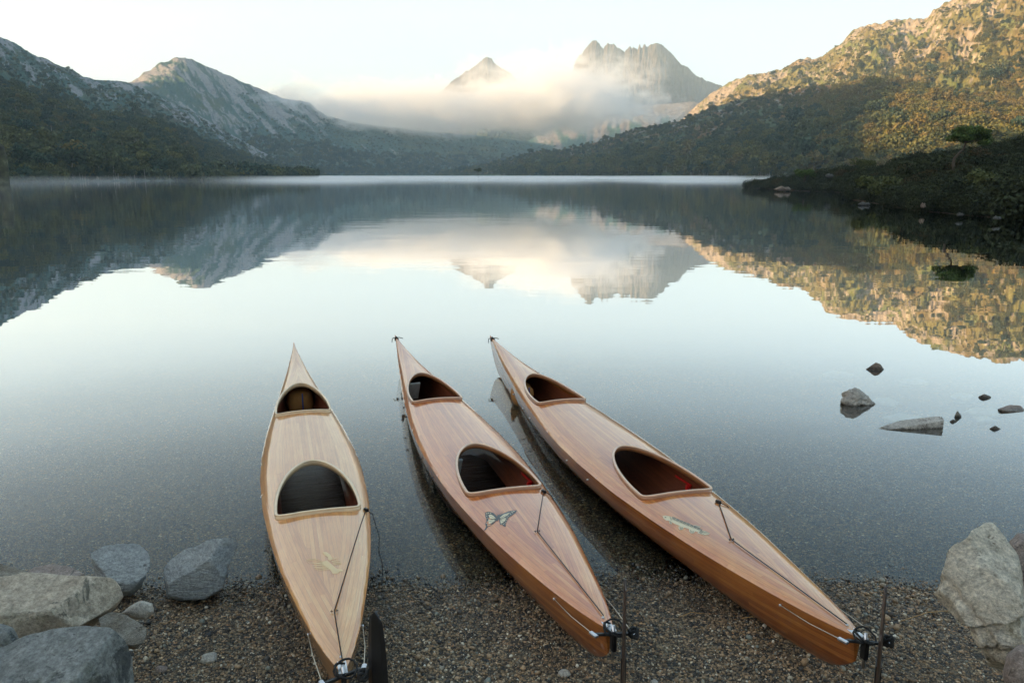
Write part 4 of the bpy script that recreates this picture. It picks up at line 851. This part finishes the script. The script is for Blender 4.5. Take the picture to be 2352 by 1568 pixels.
def ring(out, prof):
    """sweep a closed section (outward, up) round the opening"""
    n = len(out); V = []; F = []; m = len(prof)
    for i, (x, y, z) in enumerate(out):
        a = out[(i-1) % n]; b = out[(i+1) % n]; t = Vector((b[0]-a[0], b[1]-a[1])).normalized(); nx, ny = t.y, -t.x
        for (o, h) in prof: V.append((x+nx*o, y+ny*o, z+h))
    for i in range(n):
        for k in range(m): F.append((i*m+k, ((i+1) % n)*m+k, ((i+1) % n)*m+(k+1) % m, i*m+(k+1) % m))
    return V, F
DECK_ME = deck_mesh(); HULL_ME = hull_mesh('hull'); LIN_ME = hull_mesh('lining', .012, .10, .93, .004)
def part(name, me, mat, parent, copy=False):
    if copy: me = me.copy()
    me.materials.clear(); me.materials.append(mat); o = bpy.data.objects.new(name, me); C.objects.link(o); o.parent = parent; return o
def tube(name, path, r, mat, parent, seg=7, sm_=True):
    v, f = tube_geo(path, r, seg); return mesh_obj(name, v, f, mat, parent, sm_)
def rbox(name, size, loc, mat, parent, rot=(0,0,0), bev=.2):
    bm = bmesh.new(); bmesh.ops.create_cube(bm, size=1.0)
    for v in bm.verts: v.co = Vector([v.co[i]*size[i] for i in range(3)])
    bmesh.ops.bevel(bm, geom=bm.edges[:], offset=min(size)*bev, segments=2, affect='EDGES'); bm.transform(Matrix.Translation(loc) @ (Matrix.Rotation(rot[2], 4, 'Z') @ Matrix.Rotation(rot[1], 4, 'Y') @ Matrix.Rotation(rot[0], 4, 'X')))
    me = bpy.data.meshes.new(name); bm.to_mesh(me); bm.free(); me.materials.append(mat); o = bpy.data.objects.new(name, me); C.objects.link(o)
    if parent: o.parent = parent
    return o
def pose(bow, stern, zk_stern, pitch):
    """root matrix from the pixels where bow tip and stern end appear"""
    zb = zk_stern-pitch*LK+.475; zst = zk_stern+.285
    b = on_z(*bow, zb); s = on_z(*stern, zst); d = Vector((b.x-s.x, b.y-s.y, 0)); yaw = math.atan2(d.y, d.x)
    M = Matrix.Translation((s.x, s.y, zk_stern)) @ Matrix.Rotation(yaw, 4, 'Z') @ Matrix.Rotation(math.atan(pitch), 4, 'Y') @ Matrix.Diagonal(((d.length+.02)/LK, 1, 1, 1))
    print('kayak length', round(d.length, 2), 'yaw', round(math.degrees(yaw), 1)); return M
def deck_pt(M, px, py, lift=.0015):
    Mi = M.inverted(); d = Vector(ray(px, py)); o = cam.location.copy(); lo = Mi @ o; ld = Mi.to_3x3() @ d; t = 2.0; x = y = 0
    z = .30
    for _ in range(12):
        t = (z-lo.z)/ld.z; q = lo+ld*t; z = float(deck_z(q.x, q.y))+lift
    return Vector((q.x, q.y, z))
def art(name, polys, M, root, cols, lift0=.0012):
    """flat inlay pieces lying on the deck"""
    o0 = None; bym = {}
    for k, (mi, pts) in enumerate(polys):
        g = bym.setdefault(mi, Geo()); P = [deck_pt(M, x, y, lift0+.0006*mi) for x, y in pts]; cxx = sum((p for p in P), Vector())/len(P)
        if len(pts) > 4:
            tri = bpy.data.meshes  # fan by delaunay so concave pieces stay right
            r = delaunay_2d_cdt([Vector((p.x, p.y)) for p in P], [(i, (i+1) % len(P)) for i in range(len(P))], [], 1, 1e-7)
            vv = [Vector((v.x, v.y, float(deck_z(v.x, v.y))+lift0+.0006*mi)) for v in r[0]]; g.add((vv, [tuple(f) for f in r[2]]))
        else: g.add((P, [tuple(range(len(P)))]))
    root_o = None
    for mi in sorted(bym):
        g = bym[mi]; o = mesh_obj(name if mi == 0 else 'inlay_detail', g.v, g.f, cols[mi], root if root_o is None else root_o, False)
        bm = bmesh.new(); bm.from_mesh(o.data); bmesh.ops.recalc_face_normals(bm, faces=bm.faces[:])
        for f in bm.faces:
            if f.normal.z < 0: f.normal_flip()
        bm.to_mesh(o.data); bm.free()
        if mi > 0: o['kind'] = 'stuff'
        if root_o is None: root_o = o
    return root_o
def z4(x, y): return ((1850+x*.5102)*.57422, (1900+y*.5102)*.57422)
def z6(x, y): return ((2600+x*.498)*.57422, (1950+y*.498)*.57422)
def z2(x, y): return ((950+x*.4982)*.57422, (1950+y*.4982)*.57422)
def dot(f, x, y, r, n=6, sx=1, sy=.6): return [f(x+r*sx*math.cos(2*PI*i/n), y+r*sy*math.sin(2*PI*i/n)) for i in range(n)]
def line(f, a, b, w):
    d = Vector((b[0]-a[0], b[1]-a[1])).normalized(); nx, ny = -d.y*w/2, d.x*w/2; return [f(a[0]+nx, a[1]+ny), f(b[0]+nx*.5, b[1]+ny*.5), f(b[0]-nx*.5, b[1]-ny*.5), f(a[0]-nx, a[1]-ny)]
def butterfly(M, root):
    P = [(0, [z4(*p) for p in [(178,290),(205,284),(240,293),(268,318),(270,350),(245,377),(218,398),(200,402),(184,428),(166,436),(184,402),(178,382),(188,350),(178,318)]]),
         (0, [z4(*p) for p in [(285,312),(320,298),(360,282),(400,273),(428,275),(415,295),(385,317),(362,332),(352,348),(345,366),(337,384),(341,400),(326,402),(312,387),(295,387),(287,350)]]),
         (0, [z4(*p) for p in [(276,308),(290,310),(288,340),(272,362),(264,358),(268,330)]])]
    for q in ([(204,312),(222,306),(243,318),(262,338),(242,342),(214,338)], [(202,345),(240,348),(262,346),(252,362),(226,376),(206,380)], [(293,330),(322,306),(350,298),(372,292),(352,312),(330,326),(300,340)], [(294,346),(328,334),(342,336),(334,356),(318,370),(300,378)]):
        P.append((1, [z4(*p) for p in q]))
    for (x, y, r) in ((190,300,6),(204,296,6),(220,297,5),(190,318,5),(193,334,4),(192,362,4),(190,376,4),(196,388,4),(208,392,3.5),(388,286,6),(402,281,6),(376,302,5),(394,294,4),(358,318,4),(350,332,4),(346,350,4),(340,366,4),(333,378,4),(320,382,4),(306,384,3.5)): P.append((1, dot(z4, x, y, r)))
    for a, b in (((262,340),(212,316)),((262,346),(208,362)),((262,350),(228,374)),((294,338),(352,302)),((296,348),(340,340)),((298,352),(328,366))): P.append((2, line(z4, a, b, 3)))
    P.append((0, line(z4, (284,310), (320,282), 3))); P.append((0, line(z4, (278,308), (264,296), 3)))
    o = art('butterfly_inlay', P, M, root, [M_INK, M_CREAM, M_INK]); o['label'] = 'black and cream swallowtail butterfly inlay'
def fish(M, root):
    P = [(0, [z6(*p) for p in [(100,226),(120,222),(150,226),(190,238),(230,256),(300,280),(345,300),(400,328),(428,348),(415,360),(380,354),(330,336),(260,314),(200,290),(160,266),(130,262),(108,244)]]),
         (0, [z6(*p) for p in [(400,338),(440,346),(482,364),(472,376),(432,380),(380,362)]]), (0, [z6(*p) for p in [(345,300),(372,302),(408,310),(402,322),(360,320)]]),
         (0, [z6(*p) for p in [(230,306),(274,316),(262,336),(240,340),(230,324)]]), (0, [z6(*p) for p in [(312,330),(364,346),(352,364),(328,366),(315,350)]]), (0, [z6(*p) for p in [(152,262),(168,264),(178,292),(158,290)]])]
    rng = np.random.default_rng(4)
    for k in range(26):
        x = 180+k*9.3; yc = 240+(x-180)*.42; h = 13-max(0, (k-14))*.5; P.append((1, line(z6, (x+7, yc-h*.75+2), (x-6, yc+h*.85), 8 if k % 3 else 5)))
    for a, b in (((405,344),(478,364)),((400,350),(470,372)),((395,356),(440,378)),((350,306),(402,312)),((355,312),(398,320)),((240,312),(244,336)),((250,314),(250,337)),((262,316),(256,334)),((325,338),(328,362)),((336,342),(338,364)),((348,346),(347,362)),((158,266),(164,288)),((165,268),(172,288))): P.append((1, line(z6, a, b, 4.5)))
    P += [(1, dot(z6, 124, 237, 7)), (1, line(z6, (160,232), (172,262), 4))]
    o = art('fish_inlay', P, M, root, [M_CREAM, M_INK]); o['label'] = 'cream fish inlay with dark stripes'
def crayfish(M, root):
    P = [(0, [z2(*p) for p in [(690,590),(720,582),(740,600),(770,625),(800,650),(842,655),(845,668),(818,672),(800,688),(765,688),(750,665),(725,640),(695,620),(680,605)]]),
         (0, [z2(*p) for p in [(683,515),(715,515),(745,535),(760,560),(745,585),(728,575),(725,555),(700,540)]])]
    for (a, b, w) in (((745,575),(800,560),9),((755,590),(822,580),8),((765,603),(832,596),8),((770,615),(836,606),7),((700,612),(612,604),8),((705,622),(608,620),8),((715,632),(612,640),8),((725,640),(622,652),7),((735,650),(650,662),7),((690,598),(600,580),5),((600,580),(545,585),4),((690,602),(580,604),5),((580,604),(560,588),4),((560,574),(620,570),4),((620,570),(690,592),4)): P.append((0, line(z2, a, b, w)))
    for k in range(6): P.append((1, line(z2, (748+k*13, 622+k*9), (737+k*13, 640+k*9), 3)))
    o = art('crayfish_inlay', P, M, root, [M_PALE, M_CREAM]); o['label'] = 'pale crayfish inlay'
def loop_cord(c, r, rad, turns, mat, name, parent, tilt=.4, seed=0):
    rng = np.random.default_rng(seed); pts = []
    for i in range(int(turns*14)+1): t = 2*PI*i/14; pts.append(Vector((c[0]+r*math.cos(t)*rng.uniform(.9,1.1), c[1]+r*math.sin(t)*rng.uniform(.9,1.1), c[2]+r*tilt*math.sin(t*1.3)+.004*i/14)))
    return tube(name, pts, rad, mat, parent, 6)
def kayak(label, bow, stern, zst, pitch, deck_m, side_m, coam_m, blade_ang, kind, cords, off=(-.105, -.02)):
    M = pose(bow, stern, zst, pitch); root = empty('kayak'); root.matrix_world = M; tag(root, label, 'kayak', 'wooden double kayaks on the shore')
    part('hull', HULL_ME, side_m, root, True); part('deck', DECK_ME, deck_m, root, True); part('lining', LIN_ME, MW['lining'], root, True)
    for ci, c in enumerate(COCK):
        o2 = d_outline(*c); out = [(x, y, coam_z(c, x, y)) for x, y in o2]
        wall = Geo(); n = len(out); vv = []
        for (x, y, z) in out: dz = float(deck_z(x, y)); vv += [(x, y, dz-.014), (x, y, z+.004), (x*1+0, y, z+.004)]
        V = []; F = []
        for i, (x, y, z) in enumerate(out):
            a = out[(i-1) % n]; b = out[(i+1) % n]; t = Vector((b[0]-a[0], b[1]-a[1])).normalized(); nx, ny = t.y, -t.x; dz = float(deck_z(x, y))
            V += [(x+nx*.006, y+ny*.006, dz-.016), (x+nx*.006, y+ny*.006, z+.003), (x-nx*.001, y-ny*.001, z+.003), (x-nx*.001, y-ny*.001, dz-.016)]
        for i in range(n):
            for k in range(4): F.append((i*4+k, ((i+1) % n)*4+k, ((i+1) % n)*4+(k+1) % 4, i*4+(k+1) % 4))
        co = mesh_obj('coaming', V, F, coam_m, root)
        V, F = ring(out, [(-.002,0),(.007,-.002),(.014,-.001),(.017,.002),(.016,.006),(.012,.009),(.003,.009),(-.002,.006)])
        mesh_obj('coaming_lip', V, F, M_LIP if kind != 1 else M_COAM, co)
        # foot peg rails on the right inside wall
        xr = c[0]+c[1]*.55; yb = -(float(f_b(xr/LK))-.035)
        rbox('foot_peg', (.20, .008, .014), (xr+.02, yb, .19), M_RED, root, (0, 0, .06)); rbox('foot_peg', (.035, .03, .06), (xr-.07, yb+.012, .165), M_RED, root)
    # stern fittings
    rd = empty('rudder', (0, 0, 0), 0, root)
    def P(x, y, z): return Vector((x, y, z))
    rbox('deck_plate', (.13, .035, .004), (.02, 0, .293), M_STEEL, rd, (0, .03, 0)); 
    for xx in (.065, .005): tube('bolt', [P(xx, 0, .292), P(xx, 0, .302)], .006, M_STEEL, rd, 8)
    rbox('pivot', (.034, .02, .09), (-.045, 0, .255), M_BLACK, rd); tube('pivot_pin', [P(-.045, 0, .17), P(-.045, 0, .325)], .007, M_STEEL, rd, 8)
    ca, sa = math.cos(blade_ang), math.sin(blade_ang)
    rbox('yoke', (.016, .15, .011), (-.045, 0, .285), M_BLACK, rd, (0, 0, blade_ang*.6))
    for sg in (1, -1):
        ye = P(-.045-sg*math.sin(blade_ang*.6)*.08, sg*.08, .285); rbox('cable_clamp', (.045, .018, .012), tuple(ye), M_STEEL, rd, (0, 0, .3*sg))
        b = float(f_b(.36/LK)); h = P(.36, sg*(b+.002), .245); tube('rudder_cable', [h, P(.17, sg*.105, .262), ye], .0022, M_WIRE, rd, 5); tube('cable_port', [h-P(0, sg*.004, 0), h+P(0, sg*.004, 0)], .006, M_STEEL, rd, 8)
    # blade flipped up, a thin tapered board
    Wd = .12 if kind != 1 else .11; th = .017; H0, H1 = -.14, .34; V = []; F = []; sec = []
    base = P(off[0], off[1], 0)
    for k in range(15):
        f = k/14; z = .22+H0+(H1-H0)*f; w = Wd*(1-.45*max(0, (f-.35)/.65)**2.2); w = w*(1-.9*max(0, (f-.93)/.07)**2); tt = th*(1-.35*f)
        for (a, b) in ((-.5, 0), (-.3, .5), (.25, .5), (.5, 0), (.25, -.5), (-.3, -.5)): u = a*w; q = b*tt; V.append(base+P(u*ca-q*sa, u*sa+q*ca, z-.0))
    for k in range(14):
        for j in range(6): F.append((k*6+j, k*6+(j+1) % 6, (k+1)*6+(j+1) % 6, (k+1)*6+j))
    F.append(tuple(range(6))); F.append(tuple(14*6+j for j in range(6))[::-1])
    mesh_obj('blade', V, F, M_BLADE if kind != 1 else M_BLACK, rd, False); rbox('blade_housing', (.07, .022, .20), tuple(base+P(0, 0, .13)), M_BLACK, rd, (0, 0, blade_ang))
    loop_cord((-.03, -.01, .30), .042, .0045, 1.4, M_CORD, 'grab_loop', rd, .4, kind); loop_cord((-.09, -.07, .30), .017, .007, 2.5, M_CORD, 'grab_handle', rd, .8, kind+5)
    # rudder line on the deck
    pts = [deck_pt(M, x, y, .008) for x, y in cords]
    def over(a, b, n=8):
        L = []
        for k in range(n+1):
            q = a.lerp(b, k/n); q.z = max(q.z, float(deck_z(q.x, q.y))+.006); L.append(q)
        return L
    tube('deck_line', over(pts[0], pts[1]), .0026, M_CORD, root, 5); tube('deck_line', over(pts[1], pts[2], 14), .0026, M_CORD, root, 5)
    rbox('line_cleat', (.035, .018, .02), tuple(pts[0]), M_BLACK, root, (0, 0, .5)); 
    for sg in (-1, 1): rbox('line_eye', (.012, .012, .012), tuple(pts[1]+Vector((0, sg*.011, 0))), M_BLACK, root, bev=.4)
    p0 = pts[0]; tail = [p0, p0+Vector((-.05, -.03, -.01)), p0+Vector((-.18, -.05, -.10)), p0+Vector((-.30, -.03, -.13)), p0+Vector((-.42, -.035, -.16)), p0+Vector((-.55, -.01, -.2))]
    tube('cord_tail', tail if kind == 1 else tail[:3], .0028, M_CORD, root, 5)
    for xx in (4.0, 3.7, 2.6, 2.2, 4.5):
        for sg in (1, -1):
            b = float(f_b(xx/LK)); tube('side_stud', [P(xx, sg*(b-.008), .19), P(xx, sg*(b+.006), .19)], .006, M_STEEL if kind != 2 else M_BLACK, root, 8)
    if kind != 1:
        g = Geo()
        for k in range(4):
            x = LK-.10-.012*k; b = float(f_b(x/LK))+.006; z = float(deck_z(x, 0)); pp = [(x, b*math.cos(t), z-.02+.028*math.sin(t)) for t in np.linspace(-.3, PI+.3, 10)]; g.add(tube_geo(pp, .0055, 6))
        g.add(tube_geo([(LK-.11, -.02, z+.006), (LK-.12, -.055, z), (LK-.10, -.075, z-.012)], .0045, 6)); g.add(tube_geo([(LK-.11, .02, z+.006), (LK-.13, .05, z), (LK-.16, .06, z-.04)], .0045, 6)); mesh_obj('bow_cord', g.v, g.f, M_CORD, root)
    if kind in (1, 2):
        g = Geo(); c = COCK[0]; xs = np.linspace(c[0]-.1, c[0]+c[1]+(1.0 if kind == 1 else .6), 24); V = []; F = []
        for i, x in enumerate(xs):
            w = (float(f_b(x/LK))-.05)*math.sin(PI*(i+.4)/24)**.3
            V += [(x, -w, .05), (x, 0, .05), (x, w, .05)]
            if i: k = i*3; F += [(k-3, k, k+1, k-2), (k-2, k+1, k+2, k-1)]
        mesh_obj('bilge_puddle', V, F, M_BILGE, root)
    if kind == 1: crayfish(M, root)
    if kind == 2: butterfly(M, root)
    if kind == 3: fish(M, root)
    if kind == 2:
        rbox('seat_back', (.02, .17, .20), (COCK[1][0]+COCK[1][1]-.02, .10, .22), M_PANEL, root, (0, -.5, .1)); rbox('seat_back', (.02, .16, .16), (COCK[0][0]+COCK[0][1]-.06, .18, .20), M_PANEL, root, (0, -.5, .1))
    return M, root
KY = []
KY.append(kayak('honey coloured wooden double kayak with a pale crayfish inlay, leftmost of the three', (675,788), (787,1538), .045, .022, MW['deck_honey'], MW['side_honey'], M_COAM, .62, 1, [(841,1170),(768,1402),(786,1512)], (-.10, -.125)))
KY.append(kayak('reddish cedar double kayak with a butterfly inlay between the other two kayaks', (908,770), (1400,1444), .045, .022, MW['deck_cedar'], MW['side'], M_COAMD, -.42+.0, 2, [(1249,1128),(1234,1219),(1386,1412)]))
KY.append(kayak('cedar double kayak with a striped fish inlay, rightmost of the three', (1127,771), (1972,1462), .045, .022, MW['deck_pale'], MW['side'], M_COAMD, -.72, 3, [(1650,1152),(1680,1238),(1945,1432)]))
def waterline(M):
    Lf = []; Rt = []
    for s in np.linspace(.02, .99, 120):
        x = s*LK; z0 = (M @ Vector((x, 0, 0))).z; b = max(float(f_b(s))-.006, .001); zs = float(f_zs(s)); zk = float(f_zk(s)); zl = -z0
        if zl <= zk+.004 or zl >= zs: continue
        p = 1.25+1.35*math.sin(PI*s)**.6; ss = min(1, ((zs-zl)/(zs-zk))**(p/2)); cc = math.sqrt(max(0, 1-ss*ss)); y = b*cc**(2/p)*(1-.04*ss)
        if y < .002: continue
        a = M @ Vector((x, y, zl)); c = M @ Vector((x, -y, zl)); Lf.append((a.x, a.y)); Rt.append((c.x, c.y))
    return Lf+Rt[::-1]
lake([waterline(m) for m, _ in KY])
def bag(M, x, y, z, sx, sy, sz, label, seed, strap):
    bm = bmesh.new(); bmesh.ops.create_icosphere(bm, subdivisions=3, radius=1); 
    for v in bm.verts:
        q = v.co; m = max(abs(q.x), abs(q.y), abs(q.z))**.35; v.co = Vector((q.x*sx/m, q.y*sy/m, q.z*sz/m))*(1+.08*float(noise2(q.x*2+seed, q.y*2+q.z*2)))
    me = bpy.data.meshes.new('bag'); bm.to_mesh(me); bm.free(); me.materials.append(M_BAG); me.polygons.foreach_set('use_smooth', [True]*len(me.polygons)); r = empty('buoyancy_bag'); r.matrix_world = M @ Matrix.Translation((x, y, z)); tag(r, label, 'bag')
    o = bpy.data.objects.new('bag_body', me); C.objects.link(o); o.parent = r
    if strap: tube('strap', [(-sx*1.02, -.02, sz*.9), (-sx*1.1, -.02, 0), (-sx*1.0, -.02, -sz*.9)], .006, M_BLUE, r)
bag(KY[0][0], 4.68, .0, .17, .16, .125, .12, 'orange brown bag with a blue cord stowed inside the front cockpit of the leftmost kayak', 1, True)
bag(KY[2][0], 4.55, .08, .17, .16, .10, .12, 'orange brown bag stowed inside the front cockpit of the rightmost kayak', 2, True)
def twigs():
    m = simple('dry_grass', (.36,.22,.09), .8)
    for k, (a, b, lb) in enumerate([((2072,1411),(2195,1382),'long dry straw lying on the gravel right of the last rudder'),((1705,1404),(1760,1412),'short dry straw on the gravel beneath the third kayak'),((1560,1400),(1620,1392),'thin dry stalk on the gravel between the second and third kayaks')]):
        p = on_z(*a, .07); q = on_z(*b, .07)
        for w in (p, q): w.z = float(ground_z(w.x, w.y))+.012
        g = tube_geo([p, (p+q)/2+Vector((0, .01, .012)), q], .0022, 5); o = mesh_obj('straw', g[0], g[1], m); tag(o, lb, 'twig')
    o = mesh_obj('twig', *tube_geo([on_z(535,1348,.01), on_z(548,1338,.03), on_z(562,1334,.045)], .003, 5), M_DARKBARK); tag(o, 'small dark twig at the water edge right of the slate rock', 'twig')
twigs()
